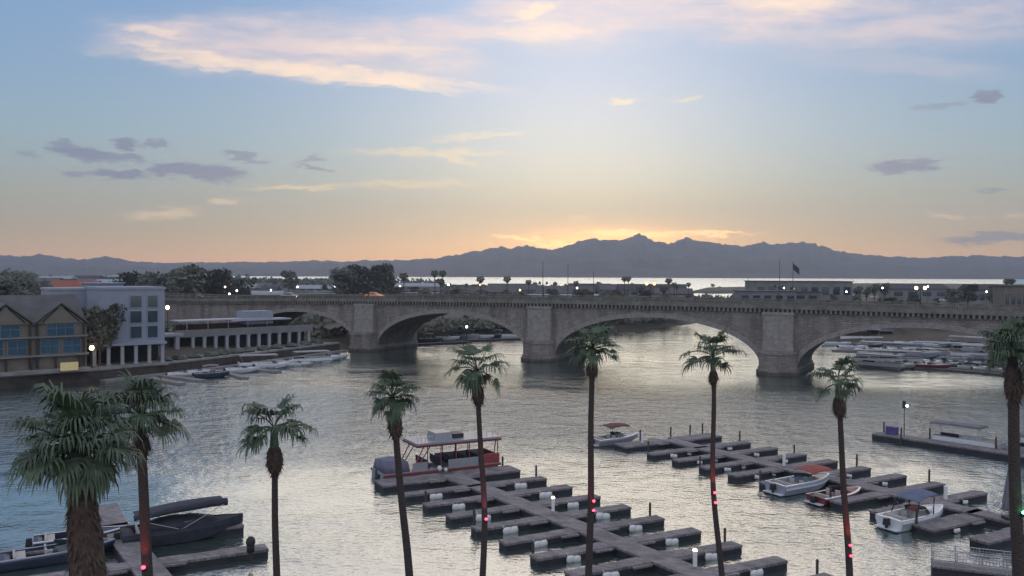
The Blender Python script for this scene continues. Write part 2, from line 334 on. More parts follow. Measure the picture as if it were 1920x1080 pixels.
for j in range(NY):
    Yd = 3600 + (6250 - 3600) * (j / (NY - 1)) ** 1.15
    for i in range(NU):
        u = -.74 + 1.48 * i / (NU - 1)
        crest = 5600.0
        v = silv(u)
        v += (.0007 + .05 * max(0, v)) * noise.fractal(Vector((u * 130, 3.3, 0)), .8, 2.1, 5); hcrest = CAMH + v * crest
        t = (Yd - 3600) / (crest - 3600)
        p = Vector((u * Yd / 450, Yd / 450, 3.1))
        rid = 1 - abs(noise.fractal(p * 1.0, 1.0, 2.0, 5)) * 1.6
        rid2 = noise.fractal(p * 3.5 + Vector((9, 2, 1)), 1.0, 2.0, 4)
        if t <= 1:
            h = hcrest * (0.30 * ssf(0, .5, t) + 0.70 * t ** 2.2)
            amp = ssf(0, .25, t) * (1 - ssf(.8, 1, t))
            h = h * (1 - .42 * amp * (1 - rid)) + amp * 14 * rid2
            h = min(h, CAMH + (v - .0015) * Yd) if t < .97 else h
            h = h + (hcrest * .006 * rid2 if t > .97 else 0)
            h = max(h, 3.0 * ssf(0, .05, t))
        else: h = hcrest * (1 - ssf(1, 1.25, t) * .7)
        if j == 0: h = -2.5
        vs.append((u * Yd, Yd, h))
for j in range(NY - 1):
    for i in range(NU - 1): a = j * NU + i; fs.append((a, a + 1, a + NU + 1, a + NU))
rm.add(vs, fs); tag(rm.build('mountains', 'mountain', smooth=True), kind='structure')
# land masses: polygon with sloping rim, gently uneven top
def land(name, poly, zt, rim=6.0, m='dirt', top=None):
    """poly in order; builds shoreline below water, bank and top"""
    n = len(poly); cx = sum(p[0] for p in poly) / n; cy = sum(p[1] for p in poly) / n
    area = sum(poly[i][0] * poly[(i + 1) % n][1] - poly[(i + 1) % n][0] * poly[i][1] for i in range(n))
    def inset(d):
        out = []
        for i in range(n):
            p0 = Vector(poly[i - 1]); p1 = Vector(poly[i]); p2 = Vector(poly[(i + 1) % n])
            e1 = (p1 - p0).normalized(); e2 = (p2 - p1).normalized(); sgn = 1 if area > 0 else -1
            nn = (Vector((-e1.y, e1.x)) + Vector((-e2.y, e2.x))).normalized() * sgn
            out.append(p1 + nn * d)
        return out
    b = MB(); rings = [(-rim * .4, -2.5), (0, -.05), (rim * .35, zt * .4), (rim, zt)]
    vs = []
    for d, z in rings:
        for p in inset(d): vs.append((p.x, p.y, z if callable(z) is False else z))
    fs = [(k * n + i, k * n + (i + 1) % n, (k + 1) * n + (i + 1) % n, (k + 1) * n + i) for k in range(3) for i in range(n)]
    fs.append(tuple(3 * n + i for i in range(n)))
    b.add(vs, fs); return tag(b.build(name, m), kind='structure')
def dens(pts, step=14):
    out = []
    for i in range(len(pts)):
        a = Vector(pts[i]); c = Vector(pts[(i + 1) % len(pts)]); k = max(1, min(40, int((c - a).length / step)))
        for j in range(k):
            p = a.lerp(c, j / k)
            q = noise.noise(Vector((p.x * .05, p.y * .05, 0))) * min(3.5, step * .3)
            out.append((p.x + q, p.y + q * .6) if j else (p.x, p.y))
    return out
GZ = 3.6
A = [(-110, 120), (-90.5, 154), (-79, 166), (-70, 180), (-64, 191), (-59, 202), (-52.5, 216), (-44, 236), (-36, 258), (-30, 268), (-10, 281), (2, 286), (28, 316), (38, 318), (51, 327), (65, 345), (79, 368), (110, 450), (140, 560), (155, 680), (150, 760),
     (120, 860), (40, 1060), (-20, 1180), (-120, 1290), (-260, 1500), (-500, 1900), (-1200, 2600), (-2600, 4300), (-3400, 4300), (-3000, 900), (-900, 250), (-300, 120)]
land('island_ground', dens(A, 16), GZ, rim=14)
B = [(92, 272), (143, 254), (172, 240), (210, 225), (320, 225), (1100, 500), (1500, 1300), (600, 1500), (420, 1380), (300, 1150), (210, 820), (172, 600), (140, 430), (110, 330)]
land('shore_ground', dens(B, 16), 5.0, rim=16)
Cc = [(57, 45), (59.8, 97), (66, 108), (100, 127), (137, 141), (166, 212), (420, 214), (420, 20), (58, 20)]
land('right_bank', dens(Cc, 12), 3.2, rim=6)
Pn = [at(1290, 549.5)[:2], at(1340, 551)[:2], at(1420, 550)[:2], at(1470, 546)[:2], (480, 1400), at(1400, 541)[:2], at(1310, 543)[:2]]
land('spit_ground', dens(Pn, 30), 3.0, rim=12)
# near shore under the camera, below the picture
land('near_shore', dens([(-200, -150), (200, -150), (200, 30), (60, 40), (-60, 40), (-200, 70)], 30), 1.6, rim=5)
# ---------------------------------------------------------------- bridge
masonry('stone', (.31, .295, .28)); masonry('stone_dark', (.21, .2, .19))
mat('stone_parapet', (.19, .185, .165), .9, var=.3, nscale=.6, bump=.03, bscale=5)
mat('stone_trim', (.3, .285, .275), .85, var=.25, nscale=1.2, bump=.02, bscale=6)
BD = Vector((.88, -.475)).normalized(); BN = Vector((BD.y, -BD.x)); BN = -BN if BN.y > 0 else BN  # BN points to the camera side
B0 = Vector((7.0, 209.0)); BW = 16.0
bridge = empty('bridge', (B0.x, B0.y, 0), math.atan2(BD.y, BD.x), 'long stone arch bridge with balustrade spanning the whole channel', 'bridge')
# local frame: x along the bridge, y away from camera (0 = near face), z up
def crownz(s): return 15.25 - 0.00009 * (s - 27.7) ** 2 if abs(s - 27.7) < 140 else 13.5
PIERS = [-52.2, 0.0, 55.5, 107.7]; PT = 3.75
SP = [(-52.2 - PT - 40.5, -52.2 - PT), (-52.2 + PT, -PT), (PT, 55.5 - PT), (55.5 + PT, 107.7 - PT), (107.7 + PT, 107.7 + PT + 40.5)]
RISE = [8.6, 9.4, 9.9, 9.4, 8.6]
SPR = 1.1
SL, SR = -165.0, 230.0
def archz(i, s):
    a, b = SP[i]; c = (a + b) / 2; h = (b - a) / 2; q = 1 - ((s - c) / h) ** 2
    return SPR + RISE[i] * math.sqrt(max(0, q))
NSEG = 40
def walltop(s): return crownz(s) - 2.25
for i, (a, b_) in enumerate(SP):
    # arch: facing walls, barrel vault
    mb = MB(); xs = [(a + b_) / 2 - (b_ - a) / 2 * math.cos(math.pi * k / NSEG) for k in range(NSEG + 1)]
    for yy, flip in ((0, 0), (BW, 1)):
        vs = []
        for x in xs: vs += [(x, yy, archz(i, x)), (x, yy, walltop(x))]
        mb.add(vs, [(2 * k, 2 * k + 2, 2 * k + 3, 2 * k + 1) if not flip else (2 * k, 2 * k + 1, 2 * k + 3, 2 * k + 2) for k in range(NSEG)])
    mb.build('spandrel_wall', 'stone', bridge)
    vb = MB(); vs = []
    for x in xs: vs += [(x, 0, archz(i, x)), (x, BW, archz(i, x))]
    vb.add(vs, [(2 * k, 2 * k + 1, 2 * k + 3, 2 * k + 2) for k in range(NSEG)])
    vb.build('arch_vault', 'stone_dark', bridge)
    # ring of voussoirs standing proud of the face
    rb = MB(); vs = []
    for x in xs:
        c = (a + b_) / 2; h = (b_ - a) / 2; nx = (x - c) / h ** 2; nz_ = (archz(i, x) - SPR) / RISE[i] ** 2; L = math.hypot(nx, nz_) or 1
        nx /= L; nz_ /= L
        z0 = archz(i, x); vs += [(x, -.12, z0), (x + nx * 1.0, -.12, min(z0 + nz_ * 1.0, walltop(x) - .05)), (x + nx * 1.0, -.003, min(z0 + nz_ * 1.0, walltop(x) - .05)), (x, -.003, z0)]
    rb.add(vs, [(4 * k + q, 4 * k + 4 + q, 4 * k + 4 + (q + 1) % 4, 4 * k + (q + 1) % 4) for k in range(NSEG) for q in range(4)])
    rb.build('arch_ring', 'stone_trim', bridge)
for k, s0 in enumerate(PIERS):
    zt = walltop(s0)
    pm = MB(); pm.box((s0, BW / 2, (zt - 1) / 2 - 0), (2 * PT, BW, zt + 1)); p = pm.build('pier', 'stone', bridge)
    for yy in (-.62, BW + .62):
        pl = MB(); g = -1 if yy < 0 else 1
        pl.box((s0, yy, (5.4 + zt) / 2), (6.1, 1.2, zt - 5.5)); pl.box((s0, yy + g * .1, zt - .35), (6.5, 1.3, .5)); pl.box((s0, yy + g * .13, 5.2), (6.5, 1.5, .7)); pl.build('pilaster', 'stone_trim', p)
    def cw(off, z0, z1, tz=0):
        h = PT + off; pts = []
        for q in range(9):
            an = math.pi * q / 8; pts.append((s0 - h * math.cos(an), -1.6 - (2.6 + off) * math.sin(an)))
        pts2 = [(x, BW - y) for x, y in pts][::-1]
        return [(s0 - h, 2)] and pts + pts2, z0, z1
    cm = MB()
    for off, z0, z1 in ((.55, -3, .9), (.25, .9, 1.5), (0.02, 1.5, 4.2), (.22, 4.2, 4.7), (-.3, 4.7, 5.0)):
        poly, a0, a1 = cw(off, z0, z1); cm.prism(poly, a0, a1)
    cm.build('cutwater', 'stone', p)
# end walls beyond the last arches
for (x0, x1) in ((SL, SP[0][0]), (SP[-1][1], SR)):
    ab = MB(); ab.box(((x0 + x1) / 2, BW / 2, (walltop((x0 + x1) / 2) - 2) / 2), (x1 - x0, BW, walltop((x0 + x1) / 2) + 2))
    ab.build('abutment', 'stone', bridge)
# string course, corbels, parapet with balusters, road
def strip(mbx, y0, y1, dz0, dz1, step=6.0):
    x = SL; vs = []
    n = int((SR - SL) / step); secs = []
    for k in range(n + 1):
        x = SL + (SR - SL) * k / n; z = crownz(x); secs.append([(x, y0, z + dz0), (x, y1, z + dz0), (x, y1, z + dz1), (x, y0, z + dz1)])
    mbx.loft(secs)
cn = MB()
for y0, y1 in ((-.75, .4), (BW - .4, BW + .75)): strip(cn, y0, y1, -1.62, -1.28); strip(cn, y0 + .12, y1 - .12, -1.28, -1.12)
cn.build('cornice', 'stone_parapet', bridge)
cb_ = MB(); x = SL
while x < SR:
    z = crownz(x)
    for yy in (-.36, BW + .36): cb_.box((x, yy, z - 2.02), (.42, .66, .78))
    x += .95
cb_.build('corbel_course', 'stone_parapet', bridge)
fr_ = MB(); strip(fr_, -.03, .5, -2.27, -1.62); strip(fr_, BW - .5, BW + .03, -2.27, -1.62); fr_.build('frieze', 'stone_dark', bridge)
pr = MB()
for y0, y1 in ((-.45, .05), (BW - .05, BW + .45)): strip(pr, y0, y1, -.22, 0); strip(pr, y0 + .06, y1 - .06, -1.12, -.9)
x = SL
while x < SR:
    z = crownz(x)
    for yy in (-.2, BW + .2):
        pr.box((x, yy, z - .56), (.2, .2, .68))
    x += .42
x = SL
while x < SR:
    z = crownz(x)
    for yy in (-.2, BW + .2): pr.box((x, yy, z - .53), (.9, .44, .72))
    x += 8.2
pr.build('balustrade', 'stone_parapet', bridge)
rd = MB(); strip(rd, .4, BW - .4, -1.5, -1.2); rd.build('road_deck', 'asphalt', bridge)
# ---------------------------------------------------------------- air
def haze(dens_):
    m = bpy.data.materials.new('haze'); m.use_nodes = True; n = NT(m.node_tree); o = n.n('ShaderNodeOutputMaterial')
    v = n.n('ShaderNodeVolumePrincipled'); v.inputs['Density'].default_value = dens_; v.inputs['Color'].default_value = (.62, .77, 1.0, 1); v.inputs['Anisotropy'].default_value = 0.55
    n.l(v.outputs[0], o.inputs['Volume']); MATS['haze'] = m
    hb = MB(); hb.box((0, 3150, 250 - 2), (13000, 6700, 504)); o = hb.build('haze', 'haze'); tag(o, kind='stuff')
haze(.00017)
# ================================================================ MATERIALS FOR THINGS
mat('palm_leaf', (.075, .115, .07), .6, var=.45, nscale=2.5)
trunk_mat('palm_trunk', (.085, .068, .066))
mat('palm_skirt', (.085, .06, .05), .95, var=.45, nscale=6)
planks('deck', (.26, .25, .265))
mat('float', (.030, .032, .042), .7, var=.3, nscale=.8)
mat('pile', (.07, .06, .055), .8, var=.3, nscale=3)
mat('white_vinyl', (.82, .84, .84), .45, var=.08, nscale=4)
mat('white_gel', (.74, .78, .82), .25, var=.06, nscale=2)
mat('blue_gel', (.34, .38, .46), .25, var=.1)
mat('navy', (.03, .04, .08), .4, var=.2)
mat('grey_gel', (.3, .32, .36), .35, var=.1)
mat('red_gel', (.3, .06, .07), .35, var=.15)
mat('maroon', (.16, .035, .045), .4, var=.2)
mat('red_canvas', (.32, .08, .07), .85, var=.2)
mat('maroon_canvas', (.14, .06, .06), .85, var=.2)
mat('blue_canvas', (.13, .16, .25), .85, var=.2)
mat('grey_canvas', (.2, .2, .23), .85, var=.2)
mat('dark_canvas', (.045, .05, .07), .85, var=.25)
mat('metal', (.5, .5, .52), .35, metal=.8, var=.1)
mat('dark_metal', (.05, .05, .055), .5, metal=.4, var=.15)
mat('black', (.02, .02, .022), .5, var=.2)
mat('glass', (.05, .075, .085), .08, var=0, spec=1.0)
mat('seat_vinyl', (.5, .48, .45), .6, var=.1)
mat('lamp_warm', (1, .8, .5), .5, var=0, emit=(1, .72, .4, 9))
mat('lamp_white', (1, 1, 1), .5, var=0, emit=(1, .97, .9, 9))
mat('lamp_orange', (1, .4, .15), .5, var=0, emit=(1, .33, .1, 5))
mat('lamp_red', (1, .1, .1), .5, var=0, emit=(1, .05, .1, 4))
mat('lamp_green', (.1, 1, .3), .5, var=0, emit=(.1, 1, .35, 9))
# ================================================================ PALMS
def petal(mb, pts, wds, side):
    vs = []
    for p, w_ in zip(pts, wds): vs += [tuple(p - side * w_), tuple(p + side * w_)]
    mb.add(vs, [(2 * i, 2 * i + 1, 2 * i + 3, 2 * i + 2) for i in range(len(pts) - 1)])
def frond(mb, c, az, el0, L, fan, rnd, nl=22, droop=1.0):
    wk = 20 / nl
    d = Vector((math.cos(az), math.sin(az), 0)); p = Vector(c); e = el0; pts = [p.copy()]
    n = 5
    for i in range(n):
        p = p + (d * math.cos(e) + Vector((0, 0, 1)) * math.sin(e)) * L / n; e -= .16 * droop; pts.append(p.copy())
    sd = Vector((-d.y, d.x, 0)); petal(mb, pts, [.035] * (n + 1), sd); petal(mb, pts, [.03] * (n + 1), Vector((0, 0, 1)))
    fw = (pts[-1] - pts[-2]).normalized(); hub = pts[-1] - fw * .1
    up = sd.cross(fw)
    tips = []
    for k in range(nl):
        a = (k / (nl - 1) - .5) * 2 * 1.75
        # fold: side leaflets sink, giving the V cross-section
        dr = (fw * math.cos(a) + sd * math.sin(a) - up * .22 * abs(math.sin(a)) - up * rnd.uniform(0, .1)).normalized()
        ln = fan * (1 - .25 * abs(a) / 1.75) * rnd.uniform(.7, 1.2)
        q = hub.copy(); P_ = [q.copy()]; W = [.02]
        g = dr.copy()
        for j in range(5):
            q = q + g * ln / 5; P_.append(q.copy()); W.append([.05, .05, .034, .026, .006][j] * fan * wk)
            g = (g + Vector((0, 0, -1)) * [.0, .16, .9, 1.7, 2.2][j] * droop).normalized()
        wdir = dr.cross(up).normalized() if abs(dr.dot(up)) < .95 else sd
        petal(mb, P_, W, (wdir + Vector((0, 0, rnd.uniform(-.2, .2)))).normalized()); tips.append(P_[2])
    for k in range(nl - 1): mb.add([hub, tips[k], tips[k + 1]], [(0, 1, 2)])
def palm(cx, cy, bx, D, size, nf, skirt, label, seed, rad=.2, droop=1.0, rise=1.0):
    rnd = random.Random(seed)
    top = far(cx, cy, D); gx = far(bx, 1080, D); 
    zb = 1.5; t = (top.z - zb) / max(.1, (top.z - gx.z)); base = Vector((top.x + (gx.x - top.x) * t, D, zb))
    o = empty('palm_tree', base, 0, label, 'palm tree', 'tall fan palms along the near shore')
    T = top - base; n = 16; pts = []; wob = rnd.uniform(-.25, .25)
    for i in range(n + 1):
        s = i / n; pts.append(T * s + Vector((math.sin(s * 3.1) * wob + math.sin(s * 9 + seed) * .04, math.sin(s * 2.6) * .2, 0)) * math.sin(math.pi * min(1, s * 1.0)))
    tm = MB(); tm.tube(pts, [rad * .86 * (1.3 - .45 * (i / n)) * (1.25 if i == 0 else 1) for i in range(n + 1)], 10); tm.build('trunk', 'palm_trunk', o, True)
    # beard of cut and dead leaves
    h, r = skirt; sm = MB(); c = T
    prof = [(0, .45), (.12, .75), (.35, .95), (.62, 1.0), (.82, .8), (.95, .5), (1.0, .3)]
    dn = -(pts[-1] - pts[-3]).normalized()
    gap = .35 * size / 1.6
    cs = [c + dn * (gap + h * a) for a, _ in prof]; sm.tube(cs, [r * b * .86 for _, b in prof], 12)
    for i in range(int(260 * h / 2)):
        a = rnd.uniform(0, 6.283); s = rnd.random() ** .8; k = 0
        while k < 5 and prof[k + 1][0] < s: k += 1
        q = (s - prof[k][0]) / (prof[k + 1][0] - prof[k][0]); rr = r * (prof[k][1] * (1 - q) + prof[k + 1][1] * q) * .85
        o_ = Vector((math.cos(a), math.sin(a), 0)); p = c + dn * (gap + h * s) + o_ * rr; tl = rnd.uniform(.1, .24) * (1.5 if s > .75 and rnd.random() < .3 else 1)
        sd = Vector((-o_.y, o_.x, 0)); e = p + o_ * tl * rnd.uniform(.3, .9) + dn * tl
        sm.add([p - sd * .05, p + sd * .05, e], [(0, 1, 2)])
    sm.build('dead_leaf_skirt', 'palm_skirt', o)
    cm = MB(); cc = c - dn * (.17 * size)
    cm.tube([c + dn * (gap + .1), cc], [r * .5, r * .34], 8)
    for i in range(nf):
        a = i * 2.399 + rnd.uniform(-.6, .6); f = i / nf
        e0 = 1.45 - 1.75 * f ** 1.15 + rnd.uniform(-.3, .3); L = size * (.46 + .34 * rnd.random()); fan = size * rnd.uniform(.42, .66)
        frond(cm, cc, a, e0, L, fan, rnd, (30 if size > 1.9 else 24) if nf > 20 else 20, droop * rnd.uniform(.5, 1.35))
    cm.build('crown', 'palm_leaf', o)
    o['_'] = 0; del o['_']
    return o, pts, base
PALMS = [
    palm(148, 866, 166, 22, 1.72, 46, (4.2, .5), 'biggest shaggy fan palm in the lower left corner with a thick fibrous trunk', 3, .42, 1.35),
    palm(263, 797, 271, 33, 1.8, 36, (.75, .36), 'dense dark palm just right of the biggest shaggy one, trunk glowing red at the foot', 5, .23, 1.2),
    palm(514, 818, 517, 40, 2.0, 17, (1.35, .44), 'sparse palm alone over open water left of the canopied tour boat', 11, .18, 1.2, .92),
    palm(737, 758, 765, 42, 1.6, 26, (1.35, .4), 'leaning palm whose trunk crosses the tour boat stern', 17, .2, 1.2),
    palm(895, 706, 902, 47, 1.85, 17, (1.15, .38), 'palm crossing the tour boat canopy, with a pink lamp low on its trunk', 23, .17, 1.2, .9),
    palm(1111, 664, 1104, 48, 1.7, 28, (.95, .37), 'tall full palm in front of the bridge centre, two red lamps on its trunk', 29, .19, 1.2),
    palm(1337, 680, 1356, 48, 1.9, 18, (.75, .3), 'tall thin palm before the centre arch, trunk leaning right across the far dock', 31, .16, 1.25, .9),
    palm(1572, 730, 1592, 48, 1.75, 16, (1.15, .42), 'shorter palm beside the right bridge pier, red glow up its lower trunk', 37, .19, 1.2, .9),
    palm(1899, 668, 1917, 33, 1.45, 32, (1.5, .36), 'thick dark palm at the right edge with a green lamp on its trunk', 41, .25, 1.2)]
def trunk_at(P_, py):
    o, pts, base = P_; best = None
    for a, b in zip(pts, pts[1:]):
        for k in range(20):
            q = base + a.lerp(b, k / 20); d = q - Vector((0, 0, CAMH)); y = 540 - d.dot(_u2) / d.dot(_f) * F
            if best is None or abs(y - py) < best[0]: best = (abs(y - py), q)
    return best[1]
def uplight(P_, py, dx, kind, col, label, energy):
    q = trunk_at(P_, py); r = .16
    o = empty('trunk_lamp', q + Vector((dx, -.3, 0)), 0, label, 'lamp', 'coloured lamps strapped to the palm trunks')
    b = MB(); b.tube([(0, .02, -.12), (0, 0, .02)], [.05, .085], 10); b.box((0, .14, -.08), (.05, .2, .05)); b.build('housing', 'dark_metal', o)
    l_ = MB(); l_.blob((0, -.03, .05), (.085, .085, .07), 10, 0); l_.build('lens', kind, o, True)
    if energy:
        L = bpy.data.lights.new('lamp_beam', 'SPOT'); L.energy = energy; L.color = col; L.spot_size = math.radians(70); L.spot_blend = .8; L.shadow_soft_size = .05
        lo = bpy.data.objects.new('lamp_beam', L); C.objects.link(lo); lo.parent = o; lo.location = (0, -.35, .1)
        lo.rotation_euler = (Vector((0, -.32, -1))).to_track_quat('Z', 'Y').to_euler()
RED = (1, .08, .06)
uplight(PALMS[1], 1062, 0, 'lamp_red', RED, 'red lamp at the foot of the dense palm near the left dock', 45)
uplight(PALMS[4], 972, .1, 'lamp_red', (1, .15, .3), 'pink lamp on the palm that crosses the tour boat canopy', 70)
uplight(PALMS[5], 938, .13, 'lamp_red', RED, 'upper red lamp on the tall full palm before the bridge centre', 0)
uplight(PALMS[5], 956, .13, 'lamp_red', RED, 'lower red lamp on the tall full palm before the bridge centre', 25)
uplight(PALMS[6], 923, 0, 'lamp_red', RED, 'upper red lamp on the thin palm before the centre arch', 80)
uplight(PALMS[6], 942, 0, 'lamp_red', RED, 'lower red lamp on the thin palm before the centre arch', 0)
uplight(PALMS[7], 1021, 0, 'lamp_red', RED, 'upper red lamp on the shorter palm beside the right pier', 90)
uplight(PALMS[7], 1040, 0, 'lamp_red', RED, 'lower red lamp on the shorter palm beside the right pier', 0)
uplight(PALMS[8], 958, .12, 'lamp_green', (.1, 1, .4), 'green lamp on the thick palm at the right edge', 10)
# ================================================================ DOCKS
FH = .62
def slab(mbd, mbf, c, d, rz, z=FH):
    mbd.box((c[0], c[1], z - .09), (d[0] + .08, d[1] + .08, .18), rz)
    mbf.box((c[0], c[1], (z - .18 - .5) / 2), (d[0], d[1], z - .18 + .5), rz)
def finger_dock(name, label, rows, ang, half, widths, walk, sides, origin):
    o = empty(name, (origin[0], origin[1], 0), 0, label, 'dock', 'floating boat docks in the near water')
    O = Vector(origin)
    dm, fm = MB(), MB(); pts = [Vector(p) - O for p in walk]
    for a, b in zip(pts, pts[1:]):
        d = b - a; slab(dm, fm, (a + b) / 2, (d.length + .5, 1.9), math.atan2(d.y, d.x), FH + .03)
    w_ = dm.build('walkway', 'deck', o); fm.build('float', 'float', w_)
    E = Vector((math.cos(ang), math.sin(ang)))
    for k, c in enumerate(rows):
        c = Vector(c) - O
        for sgn in sides[k]:
            wd = widths[k]; a0 = .8; mid = c + E * sgn * (half + a0) / 2; L = half - a0
            d2, f2 = MB(), MB(); slab(d2, f2, mid, (L, wd), ang)
            # tapering gusset where the finger meets the walkway
            g = c + E * sgn * 1.9; d2.box((g.x, g.y, FH - .13), (1.6, wd + .7, .13), ang, )
            fo = d2.build('finger', 'deck', o); f2.build('float', 'float', fo)
    return o
angA = math.atan2(.466, .885)
rowsA = [(-6.23, 87.5)] + [(-3.3 + 2.3 * k, 83.3 - 3.5 * k) for k in range(10)]
dockA = finger_dock('floating_dock', 'large floating dock with empty slips in the lower centre, tour boat at its far end', rowsA, angA, 7.4, [2.6] + [1.15] * 10,
    [(-6.23, 87.5), (-3.3, 83.3), (-3.3 + 23, 83.3 - 35)], [(1, -1)] * 11, (-3.3, 83.3))
angB = math.atan2(.49, .871)
rowsB = [(19.3, 106.6)] + [(22.1 + 2.22 * k, 101.9 - 3.4 * k) for k in range(8)] + [(39.6, 73.7), (42.3, 70.3)]
sidesB = [(1, -1)] * 6 + [(1,)] + [(1, -1)] * 2 + [(-1,), (-1,)]
dockB = finger_dock('floating_dock', 'floating dock farther right with speedboats in its slips', rowsB, angB, 7.4, [2.4] + [1.2] * 8 + [1.9, 1.5],
    [(19.3, 106.6), (22.1, 101.9), (39.8, 74.8), (48.5, 62)], sidesB, (22.1, 101.9))
# lower left dock, mostly behind the big palm
dockC = finger_dock('floating_dock', 'floating dock in the lower left corner with a covered boat', [(-29.2, 66.5), (-25.6, 60.6)], math.atan2(.46, .885), 8.4, [1.3, 1.4],
    [(-35.2, 75.5), (-31.76, 69.7), (-23.5, 57.6)], [(1, -1), (1, -1)], (-31.76, 69.7))
# right hand pier beyond, boats tied along its back
pD0, pD1 = Vector((46.4, 110.9)), Vector((60.5, 94.2))
dD = (pD1 - pD0).normalized(); angD = math.atan2(dD.y, dD.x)
oD = empty('floating_pier', (pD0.x, pD0.y, 0), angD, 'long narrow floating pier at the right with pontoon boats along its back', 'pier')
b1, b2 = MB(), MB(); slab(b1, b2, (12, 0), (24, 2.1), 0, .8); p_ = b1.build('deck', 'deck', oD); b2.build('float', 'float', p_)
# gangway with mesh rails in the lower right corner
g0, g1 = Vector((29.4, 60.2)), Vector((38.0, 56.6)); dg = (g1 - g0).normalized()
og = empty('gangway', (g0.x, g0.y, 0), math.atan2(dg.y, dg.x), 'pale gangway with wire mesh railings in the lower right corner', 'gangway')
b = MB(); b.box((5, 0, .95), (10.5, 1.7, .12)); b.build('deck', 'deck', og)
b = MB(); b.box((5, 0, .35), (10.5, 1.5, 1.0)); b.build('float', 'float', og)
for yy in (-.85, .85):
    b = MB()
    for z in (1.4, 1.75, 2.1): b.tube([(-.2, yy, z), (10.2, yy, z)], .025, 6)
    for k in range(8): b.tube([(-.2 + k * 1.48, yy, .95), (-.2 + k * 1.48, yy, 2.1)], .035, 6)
    b.build('railing', 'metal', og)
    b = MB()
    for k in range(52): b.tube([(-.2 + k * .2, yy, 1.0), (-.2 + k * .2, yy, 2.08)], .009, 4, False)
    for k in range(5): b.tube([(-.2, yy, 1.1 + k * .2), (10.2, yy, 1.1 + k * .2)], .009, 4, False)
    b.build('wire_mesh', 'metal', og)
# ---- piles, pedestals, fenders
pile0 = None
def first_or_copy(proto, builder):
    return builder() if proto is None else copy_tree(proto)
def mk_pile():
    o = empty('mooring_pile', (0, 0, 0)); b = MB(); b.tube([(0, 0, -3), (0, 0, 1.6)], .1, 10); b.build('post', 'pile', o)
    b = MB(); b.tube([(0, 0, 1.6), (0, 0, 1.72)], [.12, .04], 10); b.build('cap', 'dark_metal', o); return o
EA = Vector((math.cos(angA), math.sin(angA))); EB = Vector((math.cos(angB), math.sin(angB)))
def tip(rows, E, k, sgn, side=.75, out=-.4): c = Vector(rows[k]); n_ = Vector((-E.y, E.x)); return c + E * sgn * (7.4 + out) + n_ * side
ORD = ['first', 'second', 'third', 'fourth', 'fifth', 'sixth', 'seventh', 'eighth', 'ninth', 'tenth', 'eleventh']
piles = [(rowsA, EA, k, 1, 'near') for k in (0, 1, 5, 7, 9)] + [(rowsA, EA, k, -1, 'near') for k in (0, 2, 4, 6)] + [(rowsB, EB, k, 1, 'far') for k in (0, 1, 3, 5, 7)] + [(rowsB, EB, k, -1, 'far') for k in (1, 3, 5, 7, 9)]
pp = None
for rows, E, k, sg, nm in piles:
    o = first_or_copy(pp, mk_pile); pp = pp or o
    q = tip(rows, E, k, sg, (1.9 if k == 0 else .85)); o.location = (q.x, q.y, random.uniform(-.25, .2))
    tag(o, 'dark mooring pile, %s tip of the %s finger, %s' % ('right' if sg > 0 else 'left', ORD[k], 'lower centre dock' if nm == 'near' else 'speedboat dock'), 'mooring pile', 'mooring piles of the docks')
for q, lb in (((19.9, 108.9), 'middle of the far end platform'), ((22.6, 110.3), 'right part of the far end platform'), ((15.8, 106.9), 'left part of the far end platform')):
    o = copy_tree(pp); o.location = (q[0], q[1], .1); tag(o, 'dark mooring pile, %s of the speedboat dock' % lb, 'mooring pile', 'mooring piles of the docks')
for x, lb in ((.4, 'at its outer end'), (6.2, 'third from its outer end')) + ((3.8, 'second from its outer end'), (13.8, 'between the two pontoon boats')):
    o = copy_tree(pp); q = pD0 + dD * x + Vector((-dD.y, dD.x)) * (1.2 if x not in (3.8,) else -1.2); o.location = (q.x, q.y, .4)
    tag(o, 'dark mooring pile of the long right pier, %s' % lb, 'mooring pile', 'mooring piles of the docks')
def mk_ped():
    o = empty('power_pedestal', (0, 0, 0)); b = MB(); b.box((0, 0, .55), (.26, .22, 1.1)); b.build('body', 'white_vinyl', o)
    b = MB(); b.box((0, 0, 1.17), (.3, .26, .12), 0, .4); b.build('lamp_head', 'lamp_white' if False else 'white_gel', o); return o
pd = None
for (px, py, lit, lb) in sorted(((1037, 958, 1, 'lit white power pedestal on the lower centre dock, farther of two'), (1303, 1062, 1, 'lit white power pedestal on the lower centre dock near the bottom edge'),
        (1470, 873, 0, 'unlit pale power pedestal on the speedboat dock beside the red canopy'), (1773, 936, 0, 'unlit pale power pedestal on the speedboat dock above the blue canopy boat'), (1204, 830, 0, 'unlit pale power pedestal beside the maroon canopied speedboat')), key=lambda q: q[2]):
    o = first_or_copy(pd, mk_ped); pd = pd or o; q = at(px, py, FH + .05); o.location = q; tag(o, lb, 'pedestal', 'power pedestals on the docks')
    if lit:
        for c in [c for c in bpy.data.objects if c.parent is o and c.name.startswith('lamp_head')]:
            c.data = c.data.copy(); c.data.materials[0] = MATS['lamp_warm']
def mk_fender():
    o = empty('dock_fender', (0, 0, 0)); b = MB()
    for x, w_, z in ((-.27, .3, .0), (.25, .33, -.06)):
        b.loft([[(x + dx, .12 * math.cos(a) * s, z + .27 * math.sin(a) * s) for a in [q * math.pi / 5 for q in range(10)]] for dx, s in ((-w_, .55), (-w_ * .8, .95), (0, 1.08), (w_ * .8, .95), (w_, .5))])
    b.build('cushion', 'white_vinyl', o, True)
    
    for sx in (-1, 1): b = MB(); b.tube([(sx * .42, 0, .2), (sx * .5, .12, .42)], .025, 5); b.build('rope', 'white_vinyl', o); return o
fd = None
